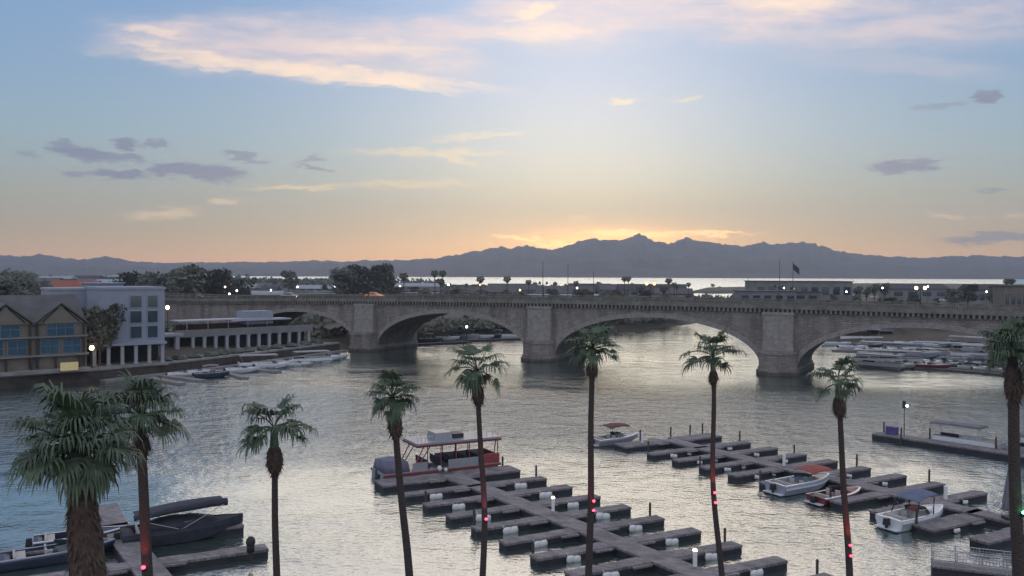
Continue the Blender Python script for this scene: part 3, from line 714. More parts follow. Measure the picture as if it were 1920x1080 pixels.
def fender(rows, E, ang, k, sg, d, sc_, wd, lb):
    global fd
    o = first_or_copy(fd, mk_fender); fd = fd or o
    c = Vector(rows[k]) + E * sg * d - Vector((-E.y, E.x)) * (wd / 2 + .14); o.location = (c.x, c.y, .22); o.rotation_euler = (0, random.uniform(-.12, .12), ang + random.uniform(-.08, .08)); o.scale = (sc_, sc_, sc_)
    tag(o, lb, 'dock fender', 'white cushions on the dock fingers')
for k in range(1, 10):
    fender(rowsA, EA, angA, k, 1, 4.4, random.uniform(1.0, 1.25), 1.15, 'white cushion on the %s right finger of the lower centre dock' % ORD[k])
    fender(rowsA, EA, angA, k, -1, 4.5, random.uniform(1.0, 1.25), 1.15, 'white cushion on the %s left finger of the lower centre dock' % ORD[k])
for k in range(1, 9):
    fender(rowsB, EB, angB, k, 1, 3.9, random.uniform(.6, .8), 1.2, 'white cushion on the %s right finger of the speedboat dock' % ORD[k])
for k in (1, 2, 3, 4, 8, 9):
    fender(rowsB, EB, angB, k, -1, 4.6, random.uniform(.65, .85), 1.2 if k < 9 else 1.9, 'white cushion near the tip of the %s left finger of the speedboat dock' % ORD[k])
for k in (1, 2, 3, 4, 8):
    fender(rowsB, EB, angB, k, -1, 2.3, random.uniform(.4, .55), 1.2, 'small white cushion near the walkway on the %s left finger of the speedboat dock' % ORD[k])
# ================================================================ BOATS
def lerp(a, b, t): return a + (b - a) * t
def hull_secs(L, B, H, floor=.22, deck0=.60, cock0=.10, n=22, rake=.35):
    secs = []
    for i in range(n + 1):
        t = i / n; b = B / 2 * (1 - max(0, (t - .42) / .58) ** 2.4) + .015; h = H * (1 + .22 * t * t); x = -L / 2 + L * t
        kz = -.3 + (.3 + h * .55) * max(0, (t - .55) / .45) ** 2.5; ch = min(h * .9, .05 + (h * .75) * max(0, (t - .5) / .5) ** 2)
        q = ssf(deck0, deck0 + .05, t) + (1 - ssf(cock0 - .02, cock0 + .02, t)); q = min(1, q); fl = lerp(floor, h - .02, q)
        ib = max(.01, b - .2)
        xr = x + (rake * 0)
        secs.append([(xr, 0, kz), (xr, b * .82, ch), (xr, b, h * .78), (xr, b * .97, h), (xr, ib, h + .01), (xr, ib * .96, fl), (xr, 0, fl + .02 * q * 3), (xr, -ib * .96, fl), (xr, -ib, h + .01), (xr, -b * .97, h), (xr, -b, h * .78), (xr, -b * .82, ch)])
    return secs
def runabout(L, B, H, hullm, topm, label, cat='speedboat', group=None, canopy=None, engine=True, stripe=None, name='speedboat', simple=False):
    o = empty(name, (0, 0, 0), 0, label, cat, group)
    b = MB(); b.loft(hull_secs(L, B, H)); b.build('hull', hullm, o)
    # rub rail and coloured deck cap
    b = MB(); S = hull_secs(L, B, H)
    vs = [];
    for s in S: vs.append([(s[3][0], s[3][1] + .03, s[3][2] - .05), (s[3][0], s[3][1] + .03, s[3][2] + .03), (s[4][0], s[4][1], s[4][2] + .03), (s[4][0], s[4][1], s[4][2] + .012)])
    b.loft(vs); vs = [[(x, -y, z) for x, y, z in q][::-1] for q in vs]; b.loft(vs); b.build('gunwale', topm, o)
    if not simple:
        b = MB(); xw = -L / 2 + L * .60; hb = B / 2 - .28
        arc = [(xw - .75, hb), (xw - .2, hb * .93), (xw + .22, hb * .5), (xw + .32, 0), (xw + .22, -hb * .5), (xw - .2, -hb * .93), (xw - .75, -hb)]
        z0 = H * 1.07; b.loft([[(x, y, z0) for x, y in arc], [(x - .3, y * .93, z0 + .42) for x, y in arc], [(x - .32, y * .9, z0 + .42) for x, y in arc], [(x - .03, y * .97, z0) for x, y in arc]], False, False)
        b.build('windshield', 'glass', o)
        for sx in (1, -1):
            b = MB(); x0 = -L / 2 + L * .42; b.box((x0, sx * B * .22, .45), (.5, .5, .42)); b.box((x0 - .24, sx * B * .22, .8), (.13, .5, .6)); b.build('seat', 'seat_vinyl', o)
        b = MB(); b.box((-L / 2 + L * .17, 0, H * .72), (L * .1, B - .55, .4)); b.box((-L / 2 + L * .125, 0, H * .95), (.15, B - .5, .35)); b.build('bench', 'seat_vinyl', o)
        b = MB(); b.box((-L / 2 - .22, 0, .16), (.55, B * .82, .08)); b.build('swim_platform', topm, o)
        if stripe:
            b = MB(); vs = []
            for s in S[:-1]: vs.append([(s[2][0], s[2][1] * 1.0 + .012, s[2][2] - .2), (s[2][0], s[2][1] + .022, s[2][2] - .02), (s[2][0], s[2][1] + .006, s[2][2] - .02)])
            b.loft(vs, False); b.loft([[(x, -y, z) for x, y, z in q][::-1] for q in vs], False); b.build('stripe', stripe, o)
    if engine:
        b = MB(); b.box((-L / 2 - .3, 0, H * .75), (.5, .42, .55), 0, .25); b.box((-L / 2 - .3, 0, .1), (.2, .16, .9)); b.build('outboard_motor', 'black', o)
    if canopy:
        cm, x0, x1, cz, tilt = canopy; hb = B / 2 - .12; secs = []
        for i in range(9):
            t = i / 8; x = lerp(x0, x1, t); z = cz + tilt * (t - .5) + .16 * math.sin(math.pi * t)
            top_ = [(x, hb * math.cos(a), z + .2 * math.sin(a)) for a in [math.pi * q / 8 for q in range(9)]]
            secs.append(top_ + [(p[0], p[1] * .98, p[2] - .04) for p in top_[::-1]])
        b = MB(); b.loft(secs); b.build('canopy', cm, o)
        b = MB(); xm = (x0 + x1) / 2
        for sy in (1, -1):
            b.tube([(xm, sy * (hb + .1), H), (x0 + .1, sy * hb, cz - tilt * .5)], .022, 6); b.tube([(xm, sy * (hb + .1), H), (x1 - .1, sy * hb, cz + tilt * .5)], .022, 6)
        b.build('canopy_frame', 'metal', o)
    return o
def put(o, x, y, ang, z=0): o.location = (x, y, z); o.rotation_euler = (0, 0, ang); return o
# speedboats in the right dock
bt = runabout(6.6, 2.5, .82, 'grey_gel', 'white_gel', 'pale speedboat with a maroon canopy at the far left end of the right dock', canopy=('maroon_canvas', -1.7, 1.3, 2.1, .1), group='boats tied up at the near docks')
put(bt, 12.9, 107.4, angB)
bt = runabout(7.4, 2.7, 1.0, 'blue_gel', 'white_gel', 'large white and blue speedboat with a red canopy over its bow', canopy=('red_canvas', .1, 2.9, 1.75, .1), group='boats tied up at the near docks', stripe='white_gel')
q = at(1505, 918, 0); put(bt, q.x, q.y, angB)
bt = runabout(6.0, 2.3, .72, 'maroon', 'white_gel', 'small open maroon and white bowrider beside the large speedboat', group='boats tied up at the near docks')
q = at(1572, 938, 0); put(bt, q.x, q.y, angB)
bt = runabout(7.0, 2.6, .95, 'white_gel', 'white_gel', 'white and blue speedboat with a tilted blue canopy on a dark tower', canopy=('blue_canvas', -1.5, 1.2, 2.35, .35), group='boats tied up at the near docks', stripe='blue_gel')
q = at(1718, 982, 0); put(bt, q.x, q.y, angB)
b = MB()
for sy in (1, -1):
    for xa, xb in ((-1.6, -1.0), (.5, .9)): b.tube([(xa, sy * 1.22, .95), (xb, sy * 1.0, 2.35)], .05, 6)
b.build('tower', 'black', bt)
b = MB(); b.box((.2, .3, 1.25), (1.2, .7, .25), .3); b.build('towel', 'red_canvas', bt)
# pontoon boats along the right pier
def pontoon(L, B, panelm, label, canopy, clutter=True, cx=0, group='boats tied up at the near docks', name='pontoon_boat'):
    o = empty(name, (0, 0, 0), 0, label, 'pontoon boat', group)
    for sy in (1, -1):
        b = MB(); b.tube([(-L / 2, sy * B * .33, .12), (L / 2 - .6, sy * B * .33, .12), (L / 2, sy * B * .33, .35)], [.32, .32, .08], 12); b.build('pontoon', 'metal', o)
    b = MB(); b.box((0, 0, .5), (L, B, .12)); b.build('deck', 'grey_gel', o)
    for sy in (1, -1):
        b = MB(); b.box((0, sy * (B / 2 - .06), .93), (L - .5, .05, .68))
        for k in range(5): b.box((-L / 2 + .3 + k * (L - .6) / 4, sy * (B / 2 - .06), .95), (.1, .09, .74))
        b.build('fence_panel', panelm, o)
    b = MB(); b.box((L / 2 - .15, 0, .93), (.05, B * .92, .68))
    b.build('fence_panel', panelm, o)
    b = MB()
    for sy in (1, -1): b.tube([(-L / 2 + .15, sy * (B / 2 - .06), 1.32), (L / 2 - .15, sy * (B / 2 - .06), 1.32)], .03, 6)
    b.build('rail', 'metal', o)
    for sx, sy in ((-1, 1), (-1, -1), (1, 1), (1, -1)):
        b = MB(); b.box((sx * L * .3, sy * B * .3, .8), (L * .26, .6, .45)); b.box((sx * L * .3, sy * (B * .3 + .25), 1.15), (L * .26, .14, .5)); b.build('bench', 'seat_vinyl' if sx > 0 else 'dark_canvas', o)
    b = MB(); b.box((.1, -.5, .95), (.5, .7, .8), 0, .25); b.build('helm', 'grey_gel', o)
    if canopy:
        cm, x0, x1, cz = canopy; b = MB(); b.box(((x0 + x1) / 2, 0, cz), (x1 - x0, B - .1, .12)); b.box(((x0 + x1) / 2, 0, cz + .1), (x1 - x0 - .4, B - .5, .1)); b.build('canopy', cm, o)
        for x in (x0 + .2, x1 - .2):
            xb = lerp(x, (x0 + x1) / 2, .25); hb = B / 2 - .1
            b = MB(); b.tube([(xb, -hb, .55), (x, -hb, cz - .12), (x, -hb + .12, cz - .1), (x, hb - .12, cz - .1), (x, hb, cz - .12), (xb, hb, .55)], .03, 6); b.build('canopy_frame', 'metal', o)
    return o
nD = Vector((-dD.y, dD.x))
q = pD0 + dD * 10.0 + nD * 2.6; put(pontoon(8.2, 2.6, 'white_gel', 'pontoon boat with pale side panels and a long grey canopy at the right pier', ('grey_canvas', -4.0, 2.0, 2.75)), q.x, q.y, angD)
q = pD0 + dD * 18.2 + nD * 2.7; put(pontoon(7.2, 2.6, 'grey_gel', 'second pontoon boat on the right pier, grey canopy partly behind the dark palm', ('grey_canvas', -3.2, 3.2, 2.5)), q.x, q.y, angD)
# blue box, lamp on the pier
o = empty('dock_box', tuple(pD0 + dD * 1.9 + nD * .3) + (.8,), angD, 'purple blue storage box at the outer end of the right pier', 'storage box')
b = MB(); b.box((0, 0, .45), (1.3, .8, .9)); b.build('body', mat('purple_plastic', (.1, .08, .26), .6), o); b = MB(); b.box((0, 0, .95), (1.4, .9, .1), 0, .1); b.build('lid', 'purple_plastic', o)
o = empty('dock_lamp', tuple(pD0 + dD * 3.3 + nD * .6) + (.8,), 0, 'tall thin lamp post with one white lamp near the outer end of the right pier', 'lamp post')
b = MB(); b.tube([(0, 0, 0), (0, 0, 4.2)], [.06, .04], 8); b.box((-.05, 0, 3.9), (.35, .18, .9)); b.build('post', 'dark_metal', o); b = MB(); b.blob((.32, -.05, 3.75), (.16, .16, .14), 10, 0); b.build('bulb', 'lamp_white', o, True)
# tour boat behind the near dock's end platform
L = 13.0
tb = empty('tour_boat', (0, 0, 0), 0, 'long grey and red tour boat with a flat roof on posts at the near dock', 'tour boat', 'boats tied up at the near docks')
for sy in (1.3, -1.3):
    b = MB(); b.tube([(-L / 2, sy, .2), (L / 2 - 1, sy, .2), (L / 2, sy, .5)], [.5, .5, .15], 14); b.build('pontoon', 'grey_gel', tb)
b = MB(); b.box((0, 0, .75), (L, 3.9, .25)); b.build('deck', 'grey_gel', tb)
b = MB(); b.box((0, -1.93, .68), (L + .1, .1, .22)); b.box((0, 1.93, .68), (L + .1, .1, .22)); b.build('red_stripe', 'red_gel', tb)
b = MB(); b.box((-5.0, 0, 1.35), (2.7, 3.6, .95), 0, .12); b.blob((-5.0, 0, 1.8), (1.25, 1.6, .3), 12, .03); b.build('stern_cover', mat('slate_cover', (.16, .17, .24), .8), tb, True)
for x0, x1, y in ((.5, 3.9, -1.86), (.5, 6.2, 1.86), (-3.4, -1.8, -1.86)): b = MB(); b.box(((x0 + x1) / 2, y, 1.28), (x1 - x0, .08, .82)); b.build('side_panel', 'grey_gel', tb)
b = MB(); b.box((5.2, -1.88, 1.36), (2.3, .1, 1.0)); b.box((6.35, 0, 1.3), (.1, 3.7, .85)); b.build('red_panel', 'red_gel', tb)
for x in (-1.5, .1, 1.5, 2.9, 4.3):
    b = MB(); b.box((x, 0, 1.15), (.5, 3.0, .35)); b.box((x - .25, 0, 1.5), (.12, 3.0, .6)); b.build('bench', 'dark_canvas', tb)
b = MB(); b.box((1.75, 0, 3.52), (9.5, 4.0, .2)); b.build('roof', 'grey_gel', tb); b = MB(); b.box((1.75, 0, 3.32), (9.6, 4.08, .18)); b.build('roof_edge', 'maroon', tb)
b = MB(); b.box((.3, 0, 3.98), (2.0, 2.2, .75), 0, .1); b.build('roof_cabin', 'grey_gel', tb)
b = MB(); b.box((2.1, 0, 3.85), (1.2, 1.6, .45)); b.build('roof_locker', 'dark_metal', tb)
for sy in (-1.8, 1.8):
    for xb, xt in ((-2.6, -2.1), (-2.2, -1.4), (-.3, -.3), (1.4, 1.4), (2.9, 2.9), (4.4, 4.4), (5.6, 6.0), (6.2, 6.2)): b = MB(); b.tube([(xb - .9 if xb < -2 else xb, sy, .85), (xt, sy, 3.4)], .06, 6); b.build('roof_post', 'red_gel', tb)
b = MB()
for sy in (-1.7, 1.7):
    for x0, x1 in ((-2.8, -1.2), (3.6, 6.3)):
        b.tube([(x0, sy, 4.2), (x1, sy, 4.2)], .03, 6)
        for k in range(5): x = lerp(x0, x1, k / 4); b.tube([(x, sy, 3.6), (x, sy, 4.2)], .025, 5)
b.build('roof_rail', 'metal', tb)
q = Vector((-6.23, 87.5)) + Vector((-EA.y, EA.x)) * 3.9 + EA * (.3); put(tb, q.x, q.y, angA)
def sphere_thing(name, pos, r, m, label, cat):
    o = empty(name, pos, 0, label, cat); b = MB(); b.blob((0, 0, r), (r, r, r * 1.2), 12, 0); b.build('float', m, o, True); b = MB(); b.tube([(0, 0, r * 2), (0, 0, r * 2.5)], .04, 6); b.build('eye', 'dark_metal', o)
q = at(824, 883, .62); sphere_thing('mooring_buoy', q, .26, 'white_vinyl', 'larger white round buoy lying on the dock platform beside the tour boat', 'buoy')
q = at(836, 884, .62); sphere_thing('mooring_buoy', q, .18, 'white_vinyl', 'smaller white round buoy lying on the dock platform beside the tour boat', 'buoy')
# lower left: covered boat, inflatable, dark boats
bt = runabout(9.0, 2.9, 1.15, 'dark_canvas', 'dark_canvas', 'long covered boat with a dark rolled canopy on the lower left dock', 'boat', canopy=('dark_canvas', -3.6, 2.9, 2.45, .5), group='boats tied up at the near docks', engine=True, name='covered_boat')
q = at(345, 1010, 0); put(bt, q.x, q.y, angA)
b = MB(); b.tube([(-3.7, -1.0, 2.3), (-1, -1.1, 2.62), (2, -1.1, 2.85), (3.1, -1.0, 2.8)], [.2, .26, .3, .3], 10); b.build('rolled_cover', 'dark_canvas', bt)
b = MB(); b.blob((-.4, 0, 1.25), (2.9, 1.25, .65), 16, .08); b.build('boat_cover', 'dark_canvas', bt, True)
o = empty('outboard_motor', at(470, 1052, .5), angA, 'tall dark outboard motor with its cover standing at the end of the lower left dock', 'outboard motor')
b = MB(); b.blob((0, 0, 1.35), (.34, .3, .42), 12, .03); b.box((0, 0, .95), (.5, .42, .6), 0, .15); b.build('cowling', 'black', o, True); b = MB(); b.box((0, 0, .35), (.26, .2, .9)); b.build('shaft', 'dark_metal', o)
bt = runabout(7.5, 2.5, .8, 'navy', 'blue_gel', 'dark blue boat at the bottom left corner behind the thick palm trunk', 'boat', group='boats tied up at the near docks')
q = at(110, 1050, 0); put(bt, q.x, q.y, angA + .05)
bt = runabout(6.5, 2.3, .7, 'navy', 'white_gel', 'dark boat with a white deck edge just right of the thick palm trunk', 'boat', group='boats tied up at the near docks')
q = at(170, 1022, 0); put(bt, q.x - 1, q.y + .6, angA)
# furled parasol and shrubs at the right edge
q = at(1893, 968, .9)
o = empty('furled_parasol', q, 0, 'tall furled grey parasol at the right edge beside the thick palm', 'parasol')
b = MB(); b.loft([[(r * math.cos(a) * (1 if k % 2 else .7), r * math.sin(a) * (1 if k % 2 else .7), z) for k, a in enumerate([x * math.pi / 8 for x in range(16)])] for z, r in ((.5, .55), (.7, .6), (2.2, .42), (3.8, .2), (4.4, .04))]); b.build('canopy', 'grey_canvas', o)
b = MB(); b.tube([(0, 0, -1.0), (0, 0, 4.6)], .05, 8); b.build('pole', 'dark_metal', o)
b = MB(); b.box((0, 0, -.15), (.9, .9, .3)); b.build('base', 'dark_metal', o)
# ================================================================ TREES
mat('leaf_dark', (.11, .125, .1), .8, var=.45, nscale=.6)  # both leaf colours lightened to stand in for haze over far trees
mat('leaf_olive', (.14, .145, .11), .8, var=.45, nscale=.6)
mat('bark', (.09, .07, .055), .9, var=.3)
def crown_mesh(seed, lumps, n, leaf, spread=1.0):
    rnd = random.Random(seed); b = MB()
    for (cx, cy, cz, r) in lumps:
        for i in range(n):
            d = Vector((rnd.gauss(0, 1), rnd.gauss(0, 1), rnd.gauss(0, 1))).normalized(); rr = r * rnd.uniform(.35, 1.05) ** .6
            p = Vector((cx, cy, cz)) + Vector((d.x, d.y, d.z * .8)) * rr
            a = Vector((rnd.gauss(0, 1), rnd.gauss(0, 1), rnd.gauss(0, .6))).normalized(); c = a.orthogonal().normalized(); s = leaf * rnd.uniform(.5, 1.3)
            b.add([p - a * s - c * s * .5, p + a * s - c * s * .4, p + a * s * .7 + c * s * .6, p - a * s * .6 + c * s * .5], [(0, 1, 2, 3)])
    return b
def tree_proto(seed, m, w_, h, n=110):
    rnd = random.Random(seed); o = empty('tree', (0, 0, 0))
    lumps = []
    for i in range(9):
        a = rnd.uniform(0, 6.28); q = rnd.random() ** .6; z = rnd.uniform(.42, .88)
        lumps.append((math.cos(a) * q * w_ * .32, math.sin(a) * q * w_ * .32, h * z, w_ * rnd.uniform(.16, .27) * (1.15 - abs(z - .6))))
    t = MB(); t.tube([(0, 0, -.5), (rnd.uniform(-.2, .2), 0, h * .25), (rnd.uniform(-.3, .3), rnd.uniform(-.3, .3), h * .6)], [w_ * .045, w_ * .03, w_ * .012], 7)
    for l in lumps[:6]: t.tube([(0, 0, h * .28), (l[0] * .5, l[1] * .5, h * .42), (l[0], l[1], l[2])], [w_ * .02, w_ * .014, w_ * .006], 5)
    t.build('trunk', 'bark', o); crown_mesh(seed, lumps, n, w_ * .045).build('crown', m, o); return o
TP = [tree_proto(51, 'leaf_dark', 9, 10), tree_proto(52, 'leaf_olive', 10, 9), tree_proto(53, 'leaf_dark', 7, 12), tree_proto(54, 'leaf_olive', 6, 6.5)]
TU = [False] * 4
def tree(x, y, z, k, s, label, group, sz=None, rz=None):
    o = TP[k] if not TU[k] else copy_tree(TP[k]); TU[k] = True
    o.location = (x, y, z); o.rotation_euler = (0, 0, rz if rz is not None else random.uniform(0, 6.28)); o.scale = (s, s, sz or s); tag(o, label, 'tree', group); return o
def small_palm_proto():
    o = empty('distant_palm', (0, 0, 0)); rnd = random.Random(5); b = MB(); b.tube([(0, 0, -.5), (.1, 0, 5), (0, 0, 10)], [.25, .18, .14], 7); b.build('trunk', 'bark', o)
    c = crown_mesh(8, [(0, 0, 10, 1.3), (.5, .2, 10.4, 1.0), (-.5, -.3, 10.2, 1.1), (0, .3, 9.4, .8)], 60, .32)
    c.build('crown', 'leaf_dark', o); return o
SP_ = small_palm_proto(); SPU = [False]
def spalm(px, py, D, zb, label):
    t = far(px, py, D); o = copy_tree(SP_) if SPU[0] else SP_; SPU[0] = True; k = (t.z - zb) / 10.8; o.location = (t.x, D, zb); kk = max(.7, min(1.5, k)); o.scale = (kk, kk, k)
    tag(o, label, 'palm tree', 'small palms on the far bank')
# ================================================================ BUILDINGS
mat('stucco_pale', (.30, .34, .42), .8, var=.08, nscale=.4, bump=.01)
mat('stucco_tan', (.2, .18, .15), .85, var=.15, nscale=.4, bump=.01)
mat('stucco_grey', (.22, .22, .225), .85, var=.15, nscale=.3)
mat('column_white', (.36, .38, .41), .7, var=.08)
mat('timber', (.05, .038, .03), .8, var=.3)
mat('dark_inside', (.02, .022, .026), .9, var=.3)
mat('brick_dark', (.11, .06, .05), .9, var=.3, nscale=1)
mat('roof_grey', (.11, .11, .115), .8, var=.2, nscale=.5)
mat('roof_dark', (.06, .06, .065), .8, var=.2, nscale=.5)
mat('roof_pale', (.34, .37, .4), .6, var=.1, nscale=.2)
mat('roof_red', (.33, .1, .06), .8, var=.2)
mat('roof_blue', (.3, .4, .55), .6, var=.1)
mat('window_glass', (.02, .05, .075), .08, var=.3, nscale=.4, spec=1.0)
mat('window_blue', (.02, .09, .15), .12, var=.3, nscale=.4, spec=.8)
mat('awning_white', (.42, .45, .5), .7, var=.06)
mat('concrete', (.27, .265, .26), .85, var=.25, nscale=.5, bump=.02)
mat('seawall', (.075, .062, .055), .9, var=.35, nscale=.6, bump=.05)
mat('cream_panel', (.55, .45, .25), .7, var=.1, emit=(1, .78, .4, .12))
def ang2(a, b): d = Vector(b) - Vector(a); return math.atan2(d.y, d.x), d.length
def window(o, x, z, w_, h, y=-.0, m='window_glass', frame='stucco_pale', mull=0):
    b = MB(); b.box((x, y - .02, z), (w_ + .24, .12, h + .24)); f = b.build('window', frame, o)
    g = MB(); g.box((x, y - .075, z), (w_, .05, h)); g.build('pane', m, f)
    if mull:
        q = MB()
        for k in range(1, mull): q.box((x - w_ / 2 + w_ * k / mull, y - .11, z), (.07, .06, h))
        q.box((x, y - .113, z), (w_, .06, .07)); q.build('glazing_bar', frame, f)
# --- promenade and seawall along the left bank
SH = [(-112, 116), (-90.5, 154), (-79, 166), (-70, 180), (-64, 191), (-59, 202), (-52.5, 216), (-46, 231)]
def offset_line(pts, d):
    out = []
    for i, p in enumerate(pts):
        a = Vector(pts[max(0, i - 1)]); b = Vector(pts[min(len(pts) - 1, i + 1)]); t = (b - a).normalized(); out.append(Vector(p) + Vector((-t.y, t.x)) * d)
    return out
def ribbon(mbx, l0, l1, z0, z1):
    n = len(l0); secs = [[(l0[i].x, l0[i].y, z0), (l1[i].x, l1[i].y, z0), (l1[i].x, l1[i].y, z1), (l0[i].x, l0[i].y, z1)] for i in range(n)]; mbx.loft(secs)
b = MB(); ribbon(b, offset_line(SH, -.6), offset_line(SH, .35), -2.4, 2.0); o = empty('seawall', (0, 0, 0), 0, 'dark stained seawall along the left bank below the restaurants', 'seawall'); b.build('wall', 'seawall', o)
b = MB(); ribbon(b, offset_line(SH, -.75), offset_line(SH, .5), 2.0, 2.35); b.build('coping', 'concrete', o)
b = MB(); ribbon(b, offset_line(SH, .5), offset_line(SH, 9), .2, 2.2); tag(b.build('promenade', 'concrete'), kind='structure')
# --- half-timbered restaurant, far left
a0, a1 = (-101, 147.5), (-80.5, 165.5); an, L = ang2(a0, a1)
hb = empty('restaurant', (a0[0], a0[1], 0), an, 'gabled half-timbered restaurant with big blue windows on the far left bank', 'building')
b = MB(); b.box((L / 2, 8, 6.6), (L, 15.8, 9.4)); b.build('wall', 'stucco_tan', hb)
b = MB(); b.box((L / 2, 7.9, 1.6), (L - .4, 15.4, 3)); b.build('ground_floor', 'brick_dark', hb)
b = MB(); b.box((L / 2, -.35, 5.35), (L + .3, .9, .35)); b.box((L / 2, -.3, 8.75), (L + .2, .5, .3)); b.build('balcony_beam', 'stucco_grey', hb)
n = 3
for k in range(n):
    xc = L * (k + .5) / n
    b = MB(); b.add([(xc - 4.2, -.25, 11.2), (xc + 4.2, -.25, 11.2), (xc, -.25, 14.6), (xc - 4.2, 9, 11.2), (xc + 4.2, 9, 11.2), (xc, 9, 14.6)], [(0, 1, 2), (3, 5, 4), (0, 3, 4, 1)]); b.build('gable_wall', 'stucco_tan', hb)
    b = MB(); b.add([(xc - 4.8, -.7, 10.95), (xc, -.7, 14.85), (xc, 9, 14.85), (xc - 4.8, 9, 10.95), (xc - 4.8, -.7, 11.25), (xc, -.7, 15.15), (xc, 9, 15.15), (xc - 4.8, 9, 11.25)], [(0, 1, 2, 3), (4, 7, 6, 5), (0, 4, 5, 1), (0, 3, 7, 4)])
    b.add([(xc + 4.8, -.7, 10.95), (xc, -.7, 14.85), (xc, 9, 14.85), (xc + 4.8, 9, 10.95), (xc + 4.8, -.7, 11.25), (xc, -.7, 15.15), (xc, 9, 15.15), (xc + 4.8, 9, 11.25)], [(3, 2, 1, 0), (5, 6, 7, 4), (1, 5, 4, 0), (4, 7, 3, 0)]); b.build('gable_roof', 'roof_grey', hb)
    window(hb, xc, 10.3, 4.6, 2.8, -.02, 'window_blue', 'stucco_grey', 3); window(hb, xc - 1.9, 7.0, 3.0, 2.6, -.02, 'window_blue', 'stucco_grey', 2); window(hb, xc + 1.9, 7.0, 3.0, 2.6, -.02, 'window_blue', 'stucco_grey', 2)
    b = MB()
    for dx in (-3.95, 3.95): b.box((xc + dx, -.28, 7.2), (.35, .3, 8.2))
    for dx in (-1.2, 1.2): b.tube([(xc + dx * 2.6, -.3, 11.5), (xc + dx * .4, -.3, 14.1)], .12, 4)
    b.build('timber_post', 'timber', hb)
b = MB(); b.gable((L / 2, 9.5, 11.3), (L, 13, 0), 5.0, 0, .6); b.build('roof', 'roof_grey', hb)
b = MB(); b.box((L / 2, -1.8, 2.6), (L - .3, 3.4, .5)); b.build('terrace', 'concrete', hb)
for k in range(7):
    b = MB(); b.box((1.5 + k * (L - 3) / 6, -.55, 3.9), (.35, .35, 2.4)); b.build('ground_post', 'timber', hb)
# lit cream sign board in front of it
q = at(130, 688, 3.4); o = empty('sign_board', (q.x, q.y, 2.35), an, 'cream coloured board on the terrace below the half-timbered restaurant', 'board'); b = MB(); b.box((0, 0, 1.15), (3.0, .16, 1.5)); b.build('panel', 'cream_panel', o)
b = MB(); b.box((-1.3, .12, .5), (.1, .1, 1.4)); b.box((1.3, .12, .5), (.1, .1, 1.4)); b.build('stand', 'timber', o)
# --- white block with arcade
a0, a1 = (-81.8, 170.0), (-71.0, 178.2); an, L = ang2(a0, a1)
wb = empty('apartment_building', (a0[0], a0[1], 0), an, 'pale blue white three-storey block over a columned arcade, left bank', 'building')
b = MB(); b.box((L / 2 + 1.2, 8.2, 12), (L - 1.2, 13.5, 10.6)); b.build('wall', 'stucco_pale', wb)
b = MB(); b.box((L / 2 + 1.2, 8.2, 17.45), (L - .8, 13.9, .5)); b.box((L / 2, 6.8, 6.45), (L + .6, 16, .5)); b.build('cornice', 'stucco_pale', wb)
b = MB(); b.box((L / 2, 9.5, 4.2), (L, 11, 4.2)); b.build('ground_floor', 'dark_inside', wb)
b = MB(); b.box((L / 2 - .5, 6.5, 2.2), (L + 2, 16.5, .5)); b.build('plinth', 'concrete', wb)
for k in range(6):
    b = MB(); x = .4 + k * (L - .8) / 5; b.box((x, -.4, 4.3), (.62, .62, 3.8)); b.box((x, -.4, 2.6), (.85, .85, .3)); b.build('column', 'column_white', wb)
for r in range(3):
    for c_, w_ in ((L - 5.0, 2.1), (L - 1.8, 1.9)): window(wb, c_, 14.8 - r * 3.1, w_, 2.3, 1.38, 'window_glass', 'stucco_pale', 0)
    for c_ in (3.4,): pass
for r in range(3):
    b = MB(); b.box((L + .63, 5.0, 14.8 - r * 3.1), (.1, 1.8, 2.2)); f = b.build('window', 'stucco_grey', wb)
    b = MB(); b.box((L + .7, 5.0, 14.8 - r * 3.1), (.06, 1.5, 1.9)); b.build('pane', 'window_glass', f)
# second pale building behind-left
o = empty('apartment_building', (-92, 186, 0), an, 'pale flat-roofed building just behind the white three-storey block', 'building')
b = MB(); b.box((0, 0, 9), (13, 10, 16)); b.build('wall', 'stucco_pale', o); b = MB(); b.box((0, 0, 17.2), (13.4, 10.4, .4)); b.build('roof', 'roof_pale', o)
# --- long arcade with terrace
a0 = at(352, 658, 2.6)[:2]; a1 = at(580, 643.5, 2.6)[:2]; an, L = ang2(a0, a1)
ar = empty('arcade', (a0[0], a0[1], 0), an, 'long low white-columned arcade with a roof terrace beside the bridge', 'building')
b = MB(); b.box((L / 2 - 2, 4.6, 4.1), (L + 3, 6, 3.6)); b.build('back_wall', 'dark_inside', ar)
b = MB(); b.box((L / 2 - 1.5, 3.6, 6.15), (L + 4, 9, .75)); b.build('terrace_slab', 'stucco_grey', ar)
b = MB(); b.box((L / 2 - 1.5, -.75, 7.0), (L + 4, .15, .9)); b.build('parapet', 'stucco_grey', ar)
b = MB(); b.box((L / 2 - 1.5, 3, 1.4), (L + 5, 10, 2.2)); b.build('plinth', 'concrete', ar)
for k in range(12):
    x = 1.0 + k * (L - 1.5) / 11; b = MB(); b.box((x, -.35, 4.1), (.72, .6, 3.4)); b.box((x, -.35, 2.65), (.95, .85, .3)); b.box((x, -.35, 5.65), (.95, .85, .25)); b.build('column', 'column_white', ar)
b = MB(); b.box((-3.5, -2.0, 4.3), (.9, .9, 4.4)); b.box((-6.6, -1.6, 4.3), (.7, .7, 4.4)); b.box((-5.0, -1.0, 6.6), (5.5, 3.5, .6)); b.build('corner_porch', 'column_white', ar)
b = MB(); b.box((L * .33, 4.8, 9.3), (L * .72, 5, .28)); b.build('awning', 'awning_white', ar)
for k in range(5):
    b = MB(); b.box((1 + k * L * .16, 2.5, 7.9), (.12, .12, 2.8)); b.build('awning_post', 'metal', ar)
